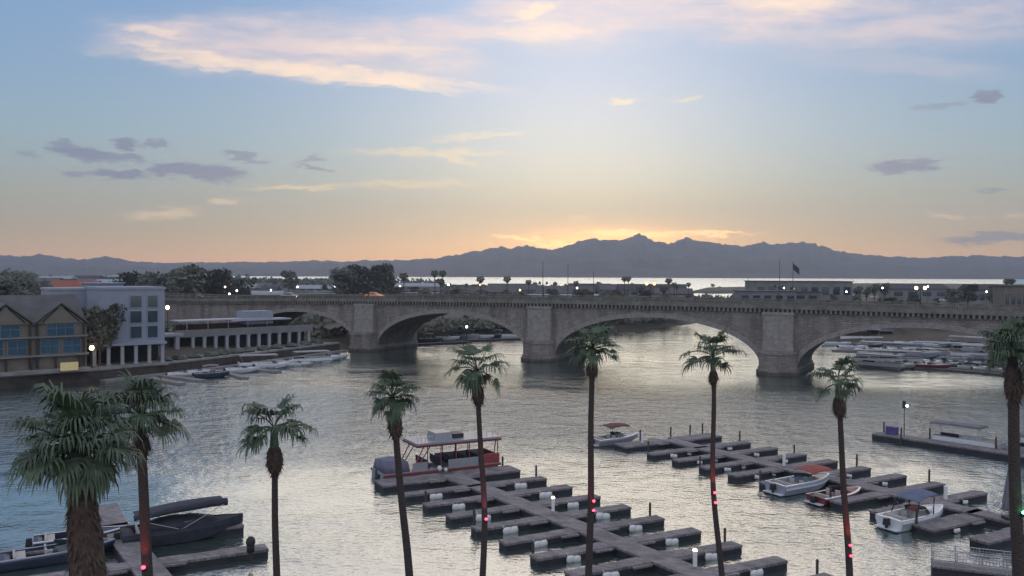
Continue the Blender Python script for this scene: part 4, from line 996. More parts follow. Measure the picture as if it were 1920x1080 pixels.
b = MB(); b.box((L * .62, 5.5, 9.5), (7.6, 4.5, 3.2)); b.build('rooftop_room', 'stucco_pale', ar)
b = MB(); b.box((L * .62, 4.5, 9.0), (L * .5, 5.5, .3)); b.build('rooftop_canopy', 'awning_white', ar)
b = MB(); b.box((L * .3, 6.2, 7.4), (L * .6, .2, 1.8)); b.build('terrace_wall', 'brick_dark', ar)
# bank planting, steps below the arcade
b = MB()
L0 = offset_line(SH, 2.5); 
for i in range(3, 7):
    a, c = L0[i], L0[i + 1] if i + 1 < len(L0) else L0[i]
    for k in range(3): p = a.lerp(c, k / 3); b.blob((p.x, p.y, 2.6), (1.7, 1.4, .8), 8, .25)
o = empty('planter_hedge', (0, 0, 0), 0, 'low dark hedge along the promenade edge below the arcade', 'hedge'); b.build('foliage', 'leaf_dark', o)
def lamp_post(x, y, z0, h, m, label, r=.32, double=False, group=None, name='street_lamp', power=0):
    o = empty(name, (x, y, z0), 0, label, 'street lamp', group); b = MB(); b.tube([(0, 0, -.3), (0, 0, h)], [.12, .07], 8); b.tube([(0, 0, 0), (0, 0, .6)], [.22, .16], 8)
    if double: b.tube([(-.85, 0, h - .1), (0, 0, h - .35), (.85, 0, h - .1)], .05, 6)
    b.build('post', 'dark_metal', o)
    for dx in ((-.85, .85) if double else (0,)):
        g = MB(); g.blob((dx, 0, h + r * .7), (r, r, r * 1.1), 10, 0); gl_ = g.build('globe', m, o, True)
        c_ = MB(); c_.tube([(dx, 0, h + r * 1.7), (dx, 0, h + r * 2.1)], [r * .6, .02], 8); c_.build('cap', 'dark_metal', gl_)
    if power:
        Lp = bpy.data.lights.new('lamp_glow', 'POINT'); Lp.energy = power; Lp.color = (1, .7, .4); Lp.shadow_soft_size = r; lo = bpy.data.objects.new('lamp_glow', Lp); C.objects.link(lo); lo.parent = o; lo.location = (0, -.6, h + r)
    return o
q = at(172, 653, 6.2); lamp_post(q.x, q.y, 2.2, 3.8, 'lamp_warm', 'bright warm lamp at the corner between the timbered restaurant and the white arcade', .42)
q = far(314, 577, 236); lamp_post(q.x, q.y, 3.4, q.z - 3.7, 'lamp_warm', 'warm lamp on a tall post right of the white three-storey block', .5)
# bridge lamps: twin heads
def blamp(px, m, label, py=None):
    d = ray(px, 540); r_ = d.x / d.y
    # intersect the bearing with the near parapet
    s = (B0.x - r_ * B0.y) / (r_ * BD.y - BD.x); p = B0 + BD * s; z = crownz(s)
    return lamp_post(p.x - BN.x * .2, p.y - BN.y * .2, z - .02, 3.1, m, label, .3, True, 'twin lamps along the bridge parapet', 'bridge_lamp')
blamp(1219, 'lamp_orange', 'twin-headed bridge lamp glowing orange, over the centre arch')
blamp(1726, 'lamp_warm', 'twin-headed bridge lamp glowing yellow, above the marina arch')
blamp(1460, 'glass', 'unlit twin bridge lamp above the right pier'); blamp(1018, 'glass', 'unlit twin bridge lamp above the middle pier'); blamp(690, 'glass', 'unlit twin bridge lamp above the left pier')
# left docks
dl = empty('floating_dock', (0, 0, 0), 0, 'pale floating docks with long fingers along the left seawall', 'dock', 'floating docks along the far banks')
b = MB(); ribbon(b, offset_line(SH[2:], -1.2), offset_line(SH[2:], -3.0), -.2, .38); b.build('walkway', 'concrete', dl)
for (xa, ya, xb, yb) in ((283, 707, 342, 718), (301, 703, 380, 712), (407, 693, 460, 707), (426, 688, 523, 695.5), (440, 683.5, 512, 688), (470, 679, 584, 683), (500, 674, 601, 677.5), (560, 668, 640, 671), (450, 681, 548, 685.5)):
    A_, B_ = at(xa, ya, .4), at(xb, yb, .4); an_, L_ = ang2(A_[:2], B_[:2]); b = MB(); b.box(((A_.x + B_.x) / 2, (A_.y + B_.y) / 2, .1), (L_, 1.5, .6), an_); b.build('finger', 'concrete', dl)
for k in range(6):
    A_ = at(330 + k * 42, 703 - k * 5.2, .4); b = MB(); b.box((A_.x + 3.6, A_.y + .8, .1), (7.5, 1.1, .6), .25); b.build('finger', 'concrete', dl)
# boat prototypes for the far marinas
def simple_boat(L, B, H, hm, tm, can): return runabout(L, B, H, hm, tm, 'x', 'boat', canopy=can, engine=True, simple=False, name='moored_boat')
BP = [simple_boat(7.5, 2.6, .95, 'white_gel', 'white_gel', None), simple_boat(8.5, 2.8, 1.1, 'blue_gel', 'white_gel', ('blue_canvas', -2, 1.2, 2.4, 0)), simple_boat(6.5, 2.4, .9, 'navy', 'grey_gel', ('grey_canvas', -1.8, 1.2, 2.2, .1)), simple_boat(7.5, 2.6, .95, 'red_gel', 'white_gel', None),
      pontoon(10, 3.2, 'white_gel', 'x', ('roof_pale', -4.6, 4.4, 2.9), name='moored_pontoon_boat'), pontoon(8.5, 2.8, 'blue_gel', 'x', ('blue_canvas', -3.6, 2.6, 2.7), name='moored_pontoon_boat')]
BU = [False] * len(BP)
def mb_(k, px, py, ang, label, group, s=1.0):
    o = copy_tree(BP[k]) if BU[k] else BP[k]; BU[k] = True; q = at(px, py, 0); put(o, q.x, q.y, ang); o.scale = (s, s, s); tag(o, label, 'boat', group)
G1 = 'boats moored along the left seawall'
mb_(0, 512, 690, .35, 'pale speedboat among the left docks, nearest the bridge but one', G1, 1.0); mb_(0, 612, 676, .45, 'pale speedboat at the left docks beside the bridge pier', G1); mb_(2, 398, 707, .3, 'grey canopied boat in the middle of the left docks', G1); mb_(0, 560, 686, .5, 'small white boat between the last two long fingers of the left docks', G1, .7)
for k, (px, py, s_, lb) in enumerate(((345, 706, .8, 'small pale boat at the near end of the left docks'), (372, 702, .8, 'second small pale boat from the near end of the left docks'), (455, 698, .9, 'pale boat just right of the grey canopied one'), (485, 688, .9, 'pale boat tucked against the left seawall, middle'), (535, 683, .85, 'pale boat near the lit lamp of the left seawall'), (585, 680, .9, 'pale boat third from the left bridge pier'), (632, 672, .8, 'small pale boat closest to the left bridge pier'))):
    mb_([0, 0, 0, 4, 0, 4, 0][k], px, py, .3 + .04 * k, lb, G1, s_)
G2 = 'boats in the marina behind the right arch'
EXTRA = []; re_ = random.Random(12)
for row, (py0, x0, x1, st) in enumerate(((631, 1580, 1860, 31), (646, 1665, 1900, 30), (661, 1625, 1900, 27), (681, 1640, 1895, 25), (637, 1700, 1890, 36))):
    n_ = 0; x_ = x0
    while x_ < x1:
        EXTRA.append((re_.choice([0, 0, 0, 4, 4, 2, 1]), x_ + re_.uniform(-6, 6), py0 + (x_ - x0) * .035 + re_.uniform(-1.5, 1.5), -.5 + re_.uniform(-.2, .2), re_.uniform(.85, 1.15),
            'moored boat, %s from the left in the %s berth line of the marina' % ((['first'] + ORD[1:])[min(n_, 10)], ['farthest', 'third', 'middle', 'front', 'second'][row]))); x_ += st; n_ += 1
mr = empty('floating_dock', (0, 0, 0), 0, 'long floating marina docks seen through the right arch', 'dock', 'floating docks along the far banks')
for (xa, ya, xb, yb, w_) in ((1640, 676, 1990, 706, 2.2), (1560, 655, 1990, 672, 2.2), (1545, 641, 1700, 646, 2.0)):
    A_, B_ = at(xa, ya, .5), at(xb, yb, .5); an_, L_ = ang2(A_[:2], B_[:2]); b = MB(); b.box(((A_.x + B_.x) / 2, (A_.y + B_.y) / 2, .15), (L_, w_, .7), an_); b.build('walkway', 'concrete', mr)
for k in range(11):
    px = 1665 + k * 32; A_ = at(px - 15, 679 + (px - 1640) * .085, .5); b = MB(); an_ = math.radians(-38); b.box((A_.x + 4.5 * math.cos(an_), A_.y + 4.5 * math.sin(an_), .15), (9, 1.2, .6), an_); b.build('finger', 'concrete', mr)
for i, (k, px, py, a, s, lb) in enumerate([(4, 1650, 690, -.75, 1.0, 'grey roofed pontoon boat at the left end of the front marina row'), (3, 1697, 687, -.6, 1.0, 'orange red boat second in the front marina row'), (0, 1682, 690, -.6, 1, 'white boat between the pontoon boat and the red one, front marina row'),
    (0, 1716, 690, -.6, 1, 'white speedboat right of the red boat in the front marina row'), (3, 1742, 692, -.65, 1.1, 'rust red boat with a pale deck in the middle of the front marina row'), (0, 1770, 688, -.6, 1, 'white speedboat just right of the rust red boat, front marina row'),
    (2, 1800, 692, -.6, 1, 'dark hulled boat, third from the palm in the front marina row'), (0, 1832, 695, -.6, 1, 'white boat second from the palm in the front marina row'), (0, 1862, 699, -.6, 1, 'white boat beside the palm in the front marina row'),
    (4, 1655, 668, -.6, 1.2, 'big pale roofed houseboat at the left of the second marina row'), (5, 1690, 670, -.6, 1.2, 'blue roofed pontoon boat second in the second marina row'), (1, 1720, 671, -.4, 1.3, 'large blue cruiser in the middle of the second marina row'),
    (4, 1758, 668, -.5, 1.2, 'pale roofed pontoon boat behind the rust red boat'), (5, 1792, 670, -.5, 1.1, 'blue pontoon boat, third from the palm in the second marina row'), (4, 1826, 672, -.5, 1.1, 'pale roofed pontoon boat, second from the palm in the second marina row'),
    (1, 1858, 674, -.5, 1.1, 'blue boat by the palm in the second marina row'), (0, 1570, 648, -.3, 1.0, 'white speedboat at the left end of the back marina row'), (4, 1613, 640, -.2, 1.3, 'long pale roofed boat in the back marina row'), (0, 1600, 655, -.3, 1.0, 'white speedboat in front of the long pale roofed boat'),
    (5, 1655, 640, -.2, 1.2, 'blue roofed boat right of the long pale one, back marina row'), (2, 1630, 652, -.3, 1.1, 'dark boat in the back marina row beside the pale houseboat')] + EXTRA):
    mb_(k, px, py, a, lb, G2, s)
G3 = 'boats seen through the left centre arch'
ml = empty('floating_dock', (0, 0, 0), 0, 'dark floating docks seen through the left centre arch', 'dock', 'floating docks along the far banks')
for (xa, ya, xb, yb, w_) in ((770, 645, 880, 640, 2.4), (830, 639, 985, 634, 2.6), (775, 637, 860, 632, 2)):
    A_, B_ = at(xa, ya, .5), at(xb, yb, .5); an_, L_ = ang2(A_[:2], B_[:2]); b = MB(); b.box(((A_.x + B_.x) / 2, (A_.y + B_.y) / 2, .15), (L_, w_, .8), an_); b.build('walkway', 'float', ml)
for k, px, py, lb in ((2, 805, 640, 'dark canopied boat, leftmost under the left centre arch'), (0, 840, 637, 'pale boat second from the left under the left centre arch'), (5, 875, 634, 'blue roofed boat in the middle under the left centre arch'), (0, 905, 634, 'pale boat right of the blue roofed one under the arch'), (2, 935, 632, 'dark canopied boat at the right under the left centre arch'), (0, 962, 633, 'pale boat nearest the middle pier under the arch')):
    mb_(k, px, py, random.uniform(-.3, .3), lb, G3, 1.0)
q = at(875, 628, 3); lamp_post(q.x, q.y, .5, 4.6, 'lamp_white', 'white lamp shining on the dock under the left centre arch', .3)
# ================================================================ ISLAND BUILDINGS
def house(px, ptop, D, w_, d, m, roof, label, cat='building', rise=2.5, rz=0, name='house', wins=4, group=None, flat=False, gz=3.4, tiers=None):
    t = far(px, ptop, D); h = t.z - gz
    o = empty(name, (t.x, D + d / 2, gz), rz, label, cat, group)
    wh = h - (0 if flat else rise) - .3
    b = MB(); b.box((0, 0, wh / 2 - .5), (w_, d, wh + 1)); b.build('wall', m, o)
    b = MB()
    if flat: b.box((0, 0, wh + .15), (w_ + 1.2, d + 1.2, .35))
    else: b.gable((0, 0, wh + .02), (w_, d), rise, 0, .7)
    b.build('roof', roof, o)
    for k in range(wins):
        x = -w_ / 2 + w_ * (k + .5) / wins; b = MB(); b.box((x, -d / 2 - .03, wh * .58), (w_ / wins * .62, .12, wh * .36)); b.build('window', 'window_glass', o)
    return o
IH = 'low houses on the island'
def hz(px, ptop, D, w_, d, m, roof, label, **k): return house(px, ptop, D, w_, d, m, roof, label, **k)
hz(960, 531, 560, 30, 14, 'stucco_grey', 'roof_grey', 'grey gabled house left of the flagpoles behind the bridge', group=IH, rise=4)
hz(925, 537, 500, 26, 12, 'stucco_tan', 'roof_grey', 'low tan house with a grey gable roof behind the middle pier', group=IH, rise=3)
hz(1060, 536, 520, 34, 14, 'stucco_grey', 'roof_grey', 'wide grey roofed house between the two flagpoles', group=IH, rise=4)
hz(1110, 531, 640, 28, 14, 'stucco_grey', 'roof_dark', 'dark roofed house right of the second flagpole', group=IH, rise=4)
hz(1160, 532, 620, 26, 14, 'stucco_tan', 'roof_grey', 'house with a grey roof below the pair of thin palms', group=IH, rise=4)
hz(1225, 532, 600, 46, 16, 'stucco_grey', 'roof_dark', 'long dark roofed building behind the orange bridge lamp', group=IH, rise=4, wins=7)
hz(1265, 540, 520, 22, 12, 'stucco_tan', 'roof_grey', 'small house at the end of the row beside the lake', group=IH, rise=3)
hz(760, 530, 800, 60, 16, 'stucco_grey', 'roof_pale', 'pale roofed long building right of the big dark trees', group=IH, rise=3, wins=8)
hz(505, 530, 900, 60, 18, 'stucco_grey', 'roof_grey', 'long grey building at the left end of the lake strip', group=IH, rise=3, wins=8)
hz(590, 534, 760, 44, 16, 'stucco_grey', 'roof_pale', 'pale roofed building below the first bright lake gap', group=IH, rise=3, wins=6)
hz(700, 536, 640, 30, 14, 'stucco_tan', 'roof_grey', 'tan house in front of the big dark trees', group=IH, rise=3)
for i, (px, py, D, w_, lb) in enumerate(((600, 546, 620, 78, 'pale flat carport roof, farthest of three long ones'), (570, 550, 540, 84, 'pale flat carport roof, middle of three long ones'), (640, 553, 470, 100, 'pale flat carport roof, nearest of three long ones just over the parapet'), (790, 549, 560, 30, 'short pale carport roof right of the big dark trees'))):
    t = far(px, py, D); o = empty('carport', (t.x, D, 3.4), -.04, lb, 'carport', 'long pale carports on the island'); b = MB(); b.box((0, 0, t.z - 3.4), (w_, 6, .3)); b.build('roof', 'roof_pale', o)
    for k in range(int(w_ / 6)):
        b = MB(); b.box((-w_ / 2 + 2 + k * 6, -2.4, (t.z - 3.6) / 2), (.2, .2, t.z - 3.6)); b.build('post', 'metal', o)
rh = random.Random(77)
HB = [(560, 'above the left arch'), (700, 'by the big dark trees'), (860, 'over the left centre arch'), (1010, 'left of the first flagpole'), (1140, 'right of the flagpoles'), (1300, 'near the orange lamp')]
hn = {}
for i in range(24):
    px = 480 + i * 33 + rh.uniform(-10, 10); D = rh.uniform(430, 820); nm = next(n for x, n in HB if px < x) if px < 1300 else HB[-1][1]; hn[nm] = hn.get(nm, 0) + 1
    if px > 1270: continue
    hz(px, 510.5 + 3.9 * (px - 960) / 960 + rh.uniform(11.5, 14.5) * F / D, D, rh.uniform(14, 30), 12, rh.choice(['stucco_grey', 'stucco_tan', 'stucco_pale']), rh.choice(['roof_grey', 'roof_pale', 'roof_pale', 'roof_dark']), '%s small gabled house %s' % (['first', 'second', 'third', 'fourth', 'fifth', 'sixth', 'seventh', 'eighth'][hn[nm] - 1], nm), group=IH, rise=rh.uniform(2, 3.2), wins=3)
# right bank
rs = hz(1508, 527, 470, 52, 22, 'stucco_grey', 'roof_grey', 'wide two-tier lakeside building with rows of dark windows, upper right', flat=True, wins=9, gz=4.9, name='lakeside_building')
b = MB(); b.box((-14, -14, 3.0), (40, 9, 6.2)); b.build('lower_wing', 'stucco_tan', rs)
b = MB(); b.box((-14, -14, 6.25), (42, 10.5, .4)); b.build('lower_roof', 'roof_dark', rs)
for k in range(6): b = MB(); b.box((-30 + k * 6.4, -18.55, 3.6), (4.4, .14, 1.8)); b.build('window', 'window_glass', rs)
b = MB(); b.box((0, -.3, 15.3 - 4.9), (12, 8, 2.2)); b.build('roof_plant', 'stucco_grey', rs)
hz(1725, 531, 520, 34, 18, 'stucco_grey', 'roof_dark', 'blue grey building behind the yellow twin lamp', rise=3, gz=4.9)
hz(1850, 532, 420, 16, 10, 'stucco_grey', 'roof_dark', 'small dark gabled house near the right edge', rise=2.5, gz=4.9)
hz(1906, 535, 330, 9, 8, 'stucco_tan', 'roof_grey', 'narrow columned house at the right edge behind the bridge', flat=True, gz=4.9)
hz(1440, 545, 400, 26, 10, 'stucco_grey', 'roof_grey', 'low flat building in front of the lakeside one', flat=True, gz=4.9, wins=5)
# left town
hz(130, 525, 420, 22, 14, 'stucco_tan', 'roof_red', 'tan building with an orange red roof above the timbered restaurant', rise=3.5)
hz(180, 530, 300, 10, 10, 'stucco_pale', 'roof_blue', 'light blue roofed building between the trees and the white block', flat=True)
for i, (px, py, D, w_) in enumerate(((60, 520, 620, 34), (100, 517, 800, 30), (160, 516, 900, 26), (30, 512, 1100, 40), (215, 523, 620, 30), (330, 524, 640, 36), (400, 526, 760, 40), (440, 532, 600, 26), (485, 536, 620, 24), (20, 530, 420, 22), (250, 515, 1200, 60), (370, 516, 1300, 50))):
    hz(px, py, D, w_, 14, ['stucco_grey', 'stucco_tan', 'stucco_pale'][i % 3], ['roof_grey', 'roof_dark', 'roof_pale'][(i * 2) % 3], ['low house among the trees at the far left', 'pale building on the far left skyline', 'grey building on the left skyline', 'long house on the far left horizon', 'house just above the white block roof', 'house above the parked cars at the left', 'wide building behind the left car lights',
        'small pale house by the left road', 'small house at the left end of the carports', 'pale house behind the left dark tree', 'long building on the left horizon', 'wide building on the horizon left of the lake'][i], rise=2.5, group='houses of the left town')
# ================================================================ CARS
def car_proto(m):
    o = empty('parked_car', (0, 0, 0)); b = MB()
    prof = [(-2.2, .35), (-2.25, .75), (-2.1, .92), (-1.5, .98), (1.0, .95), (2.0, .82), (2.25, .65), (2.2, .35)]
    b.loft([[(x, y * (.94 if i in (1, 2) else 1), z) for x, z in prof] for i, y in enumerate((-.9, -.88, .88, .9))], True); b.build('body', m, o)
    b = MB(); cab = [(-1.7, .96), (-1.2, 1.42), (.1, 1.45), (.9, .97)]; b.loft([[(x, y * (1 if z < 1 else .84), z) for x, z in cab] for y in (-.8, .8)]); b.build('cabin', 'glass', o)
    b = MB(); b.box((-.5, 0, 1.46), (1.35, 1.25, .05)); b.build('roof', m, o)
    for x in (-1.4, 1.4):
        for y in (-.82, .82): b = MB(); b.tube([(x, y - .1, .33), (x, y + .1, .33)], .33, 12); b.build('wheel', 'black', o)
    return o
mat('car_white', (.75, .76, .78), .25, var=0); mat('car_silver', (.4, .42, .45), .3, metal=.5, var=0); mat('car_dark', (.05, .06, .08), .25, var=0); mat('car_orange', (.7, .16, .04), .4, var=.1, emit=(1, .3, .1, .35))
CP = [car_proto('car_white'), car_proto('car_silver'), car_proto('car_dark'), car_proto('car_orange')]; CU = [False] * 4
def car(k, px, py, z, a, label, group, s=1.0, head=None):
    o = copy_tree(CP[k]) if CU[k] else CP[k]; CU[k] = True; q = at(px, py, z + .3); put(o, q.x, q.y, a, z); o.scale = (s, s, s); tag(o, label, 'car', group)
    if head:
        for y in (-.6, .6): b = MB(); b.blob((2.3, y, .72), (.16, .3, .26), 8, 0); b.build('headlight', head, o)
    return o
GR = 'cars parked on the right bank lot'
RC = [(0, 1604, 556), (1, 1628, 556), (0, 1637, 558), (0, 1652, 559), (0, 1664, 561), (1, 1672, 557), (0, 1738, 554), (0, 1735, 559), (0, 1745, 561), (1, 1752, 558), (2, 1758, 563), (0, 1764, 560), (0, 1770, 564), (1, 1762, 556), (0, 1820, 562), (0, 1832, 565), (1, 1826, 567), (0, 1840, 549), (0, 1880, 560)]
for i, (k, px, py) in enumerate(RC):
    where = 'left group of the right bank lot' if px < 1690 else ('middle group below the white lamp' if px < 1800 else 'right group of the right bank lot')
    n_ = sorted([q for q in RC if (q[1] < 1690) == (px < 1690) and (q[1] < 1800) == (px < 1800)], key=lambda q: q[1]).index((k, px, py)); car(k, px, py, 5.05, random.uniform(-.6, .9), '%s car, %s from the left in the %s' % (['white', 'silver', 'dark'][k], (['first'] + ORD[1:])[n_], where), GR, 1.15)
rv = random.Random(8)
for i in range(16):
    px = 475 + i * 22 + rv.uniform(-5, 5); k = rv.choice([0, 0, 1, 2]); car(k, px, rv.uniform(549, 554), 3.7, rv.uniform(-.5, .5), '%s car, %s from the left in the long lot under the carports' % (['white', 'silver', 'dark'][k], (['first'] + ORD[1:] + ['twelfth', 'thirteenth', 'fourteenth', 'fifteenth', 'sixteenth'])[i]), 'cars by the carports', 1.25)
hillz = 9.0
# approach road on an embankment, left of the bridge
e0 = B0 + BD * (SL + 3); e1 = e0 + Vector((-60, 62)); e2 = e1 + Vector((-20, 120))
EL = [e0 + BD * 10, e0 - BD * 16, e1, e2]
def side_line(pts, d): return [p for p in offset_line([(q.x, q.y) for q in pts], d)]
b = MB(); l0, l1 = side_line(EL, -8.5), side_line(EL, 8.5); l0b, l1b = side_line(EL, -20), side_line(EL, 20); zt = crownz(SL) - 1.35
zz = [zt, zt, zt - 2.0, zt - 6]
secs = [[(l0b[i].x, l0b[i].y, 0), (l1b[i].x, l1b[i].y, 0), (l1[i].x, l1[i].y, zz[i]), (l0[i].x, l0[i].y, zz[i])] for i in range(4)]
b.loft(secs); tag(b.build('road_embankment', 'dirt'), kind='structure')
b = MB(); l0, l1 = side_line(EL, -6), side_line(EL, 6)
b.loft([[(l0[i].x, l0[i].y, zz[i] - .2), (l1[i].x, l1[i].y, zz[i] - .2), (l1[i].x, l1[i].y, zz[i] + .05), (l0[i].x, l0[i].y, zz[i] + .05)] for i in range(1, 4)]); tag(b.build('approach_road', 'asphalt'), kind='structure')
GL = 'cars on the left approach road'
car(2, 374, 560, 12.0, -1.2, 'dark car with two bright headlights on the left approach road', GL, 1.2, 'lamp_warm')
car(3, 361, 549, 9.5, -.2, 'orange vehicle glowing at the left approach road', GL, 1.8)
def on_bridge_car(k, px, label, head=None, s=1.0, off=5.0, flip=0):
    d = ray(px, 545); r_ = d.x / d.y; O_ = B0 - BN * off; s_ = (O_.x - r_ * O_.y) / (r_ * BD.y - BD.x); p = O_ + BD * s_
    o = copy_tree(CP[k]) if CU[k] else CP[k]; CU[k] = True; put(o, p.x, p.y, math.atan2(BD.y, BD.x) + flip, crownz(s_) - 1.2); o.scale = (s, s, s); tag(o, label, 'car', 'cars crossing the bridge')
    if head:
        for y in (-.6, .6): b = MB(); b.blob((2.3, y, .72), (.1, .22, .18), 8, 0); b.build('headlight', head, o)
on_bridge_car(0, 545, 'white car with lit headlights crossing the left end of the bridge', 'lamp_warm', 1.3, 5)
on_bridge_car(3, 703, 'orange lit car on the bridge above the left pier', None, 1.25, 9)
for i, (k, px, py) in enumerate(((0, 345, 545), (1, 392, 549), (1, 400, 552), (0, 412, 549), (0, 420, 545), (1, 331, 557), (2, 385, 546), (0, 428, 549))):
    car(k, px, py, 4.0, random.uniform(-.4, .4), '%s car in the left car park, %s' % (['white', 'silver', 'dark'][k], ['above the orange vehicle', 'behind the next silver one', 'nearest the carports side lamp', 'in the middle', 'in the back row', 'leftmost, near the white block', 'just right of the orange vehicle', 'rightmost'][i]), 'cars in the left car park', 1.6)
# ================================================================ LAMPS, FLAGPOLES
LG = 'lit lamps on the island behind the bridge'
for px, py, D, m, lb in ((444, 546, 360, 'lamp_white', 'white lamp at the right end of the left car park'), (508, 545, 380, 'lamp_white', 'white lamp above the left arch, second from the left'), (558, 539, 460, 'lamp_warm', 'warm lamp left of the big dark trees'), (628, 538.5, 460, 'lamp_white', 'white lamp just left of the big dark trees'),
        (841, 535, 420, 'lamp_white', 'white lamp above the left centre arch'), (900, 535, 420, 'lamp_orange', 'orange lamp above the left centre arch'), (750, 538, 430, 'lamp_white', 'dim lamp right of the big dark trees'), (1740, 538, 380, 'lamp_white', 'bright white lamp right of the yellow twin lamp'),
        (422, 539, 420, 'lamp_warm', 'warm lamp over the left car park'), (1470, 541, 430, 'lamp_white', 'small white lamp in front of the lakeside building'), (1587, 548, 430, 'lamp_white', 'white lamp at the right end of the lakeside building'), (345, 543, 420, 'lamp_warm', 'warm lamp over the orange vehicle'), (240, 532, 420, 'lamp_white', 'small white lamp above the white block roof'), (430, 552, 380, 'lamp_white', 'low white lamp beside the left car park'), (1082, 541, 420, 'lamp_white', 'small white lamp right of the flagpoles'), (975, 545, 400, 'lamp_warm', 'small warm lamp left of the first flagpole'), (1850, 548, 380, 'lamp_white', 'small white lamp near the dark gabled house'), (1655, 541, 420, 'lamp_white', 'small white lamp between the trees of the right bank lot')):
    q = far(px, py, D); z0 = 5 if px > 1300 else 3.4; lamp_post(q.x, D, z0, q.z - z0, m, lb, .0009 * D, group=LG)
for px, py, D, fl, lb in ((1018, 491, 420, 0, 'thin flagpole left of the middle of the lake strip'), (1065, 496, 420, 0, 'thin flagpole, second from the left'), (1462, 489, 440, 0, 'dark flagpole without a flag on the lakeside building'), (1487, 492, 440, 1, 'flagpole with a drooping dark flag beside the lakeside building'), (1403, 523, 440, 0, 'short pole left of the lakeside building'), (1113, 510, 440, 0, 'short thin pole right of the two flagpoles')):
    q = far(px, py, D); z0 = 4.5; o = empty('flagpole', (q.x, D, z0), 0, lb, 'flagpole', 'flagpoles behind the bridge'); b = MB(); b.tube([(0, 0, -.5), (0, 0, q.z - z0)], [.2, .1], 8); b.build('pole', 'dark_metal', o)
    b = MB(); b.blob((0, 0, q.z - z0), (.22, .22, .22), 8, 0); b.build('finial', 'dark_metal', o)
    if fl:
        b = MB(); t_ = q.z - z0; b.loft([[(x, .25 * math.sin(x * 2.2) + dy, t_ - .3 - x * .9 - w_) for dy, w_ in ((0, 0), (.03, 0), (.03, 3.2), (0, 3.2))] for x in (0.05, .6, 1.2, 1.9, 2.6, 3.3)]); b.build('flag', 'dark_canvas', o)
for px, py, D, lb in ((757, 514, 430, 'palm right of the big dark trees, left of the pair'), (815, 509, 520, 'left one of the pair of thin palms above the left centre arch'), (830, 509, 520, 'right one of the pair of thin palms above the left centre arch'), (826, 524, 430, 'low palm under the pair of thin palms'), (901, 520, 440, 'palm beside the orange lamp'), (951, 520, 460, 'palm on the lake edge left of the windswept one'),
        (991, 526, 500, 'windswept palm standing against the bright lake'), (1171, 520, 560, 'left one of the pair of palms against the lake'), (1178, 520, 560, 'right one of the pair of palms against the lake'), (1254, 523, 470, 'leaning palm at the right end of the island houses'), (1264, 531, 470, 'short palm beside the leaning one'), (1269, 534, 450, 'third short palm by the leaning one'), (1291, 531, 520, 'mushroom shaped palm alone against the lake'),
        (1080, 528, 520, 'small palm between the flagpoles and the dark roof'), (1888, 524, 420, 'left thin palm at the right edge against the lake'), (1897, 524, 420, 'right thin palm at the right edge against the lake'), (1200, 538, 330, 'palm behind the bridge left of the orange lamp'), (1245, 538, 330, 'palm behind the bridge right of the orange lamp')):
    spalm(px, py, D, 3.0 if px < 1300 else 5.0, lb)
NTH = ['leftmost', 'second', 'third', 'fourth', 'fifth', 'sixth', 'seventh', 'eighth', 'ninth', 'tenth', 'eleventh', 'twelfth', 'thirteenth', 'fourteenth', 'fifteenth', 'sixteenth', 'seventeenth', 'eighteenth']
def relabel(objs, what, bins):
    by = {}
    for o in objs:
        d = o.location; px = 960 + F * d.x / d.y; near = d.y < bins[0]
        nm = next((n for x, n in bins[1] if px < x), bins[1][-1][1]); by.setdefault((nm, near), []).append((px, o))
    for (nm, near), l in by.items():
        l.sort(key=lambda q: q[0])
        for i, (px, o) in enumerate(l): o['label'] = '%s %s%s, %s' % (NTH[min(i, 17)], 'nearer ' if near else 'farther ', what, nm)
# ================================================================ TREES PLACED
def trp(px, ptop, D, k, gz, label, group, wide=1.0):
    t = far(px, ptop, D); H0 = [10.2, 9.0, 12.0, 6.6][k]; sz = (t.z - gz) / H0; tree(t.x, D, gz, k, max(.5, sz * wide), label, group, sz)
BT = 'big dark trees in front of the lake'
for i, (px, py, D, k, wd, lb) in enumerate(((652, 502, 440, 0, 1.1, 'broad dark tree at the left of the big clump'), (672, 497, 450, 1, 1.1, 'second tree of the big clump before the lake'), (690, 487, 450, 2, .8, 'tall dark tree of the big clump, left of two tops'), (706, 494, 440, 0, .9, 'dark tree in the middle of the big clump'), (719, 487, 450, 2, .8, 'tall dark tree of the big clump, right of two tops'), (729, 498, 460, 2, .7, 'rightmost dark tree of the big clump'), (541, 507, 620, 0, .9, 'lone round tree left of the bright lake gap'))):
    trp(px, py, D, k, 3.2, lb, BT, wd)
LT = 'trees of the left town'
Lt = [(30, 495, 260, 2, 1.0, 'tall dark tree behind the timbered restaurant'), (50, 505, 270, 0, 1.1, 'broad dark tree behind the timbered restaurant'), (8, 515, 240, 0, 1.2, 'dark tree at the left edge'), (185, 545, 192, 0, .8, 'dark tree between the timbered restaurant and the white block'), (170, 575, 171, 3, .8, 'dark shrubby tree in the gap beside the white block'),
      (262, 498, 330, 2, .8, 'tall tree just above the white block'), (232, 508, 340, 0, .9, 'round tree above the white block'), (300, 510, 380, 0, 1.1, 'first broad tree of the left row'), (325, 503, 400, 1, 1.1, 'second broad tree of the left row'), (350, 500, 410, 0, 1.1, 'third broad tree of the left row'), (375, 497, 420, 1, 1.1, 'highest broad tree of the left row'), (400, 503, 430, 0, 1.1, 'fifth broad tree of the left row'), (425, 513, 430, 1, 1.0, 'last broad tree of the left row'), (445, 520, 400, 3, 1.1, 'low tree at the right end of the left row')]
trp(207, 566, 170.8, 3, 6.6, 'leafy terrace tree growing in front of the white block', LT, .75); trp(186, 572, 169.6, 3, 2.4, 'dark tree left of the white arcade, under the pale building', LT, .62)
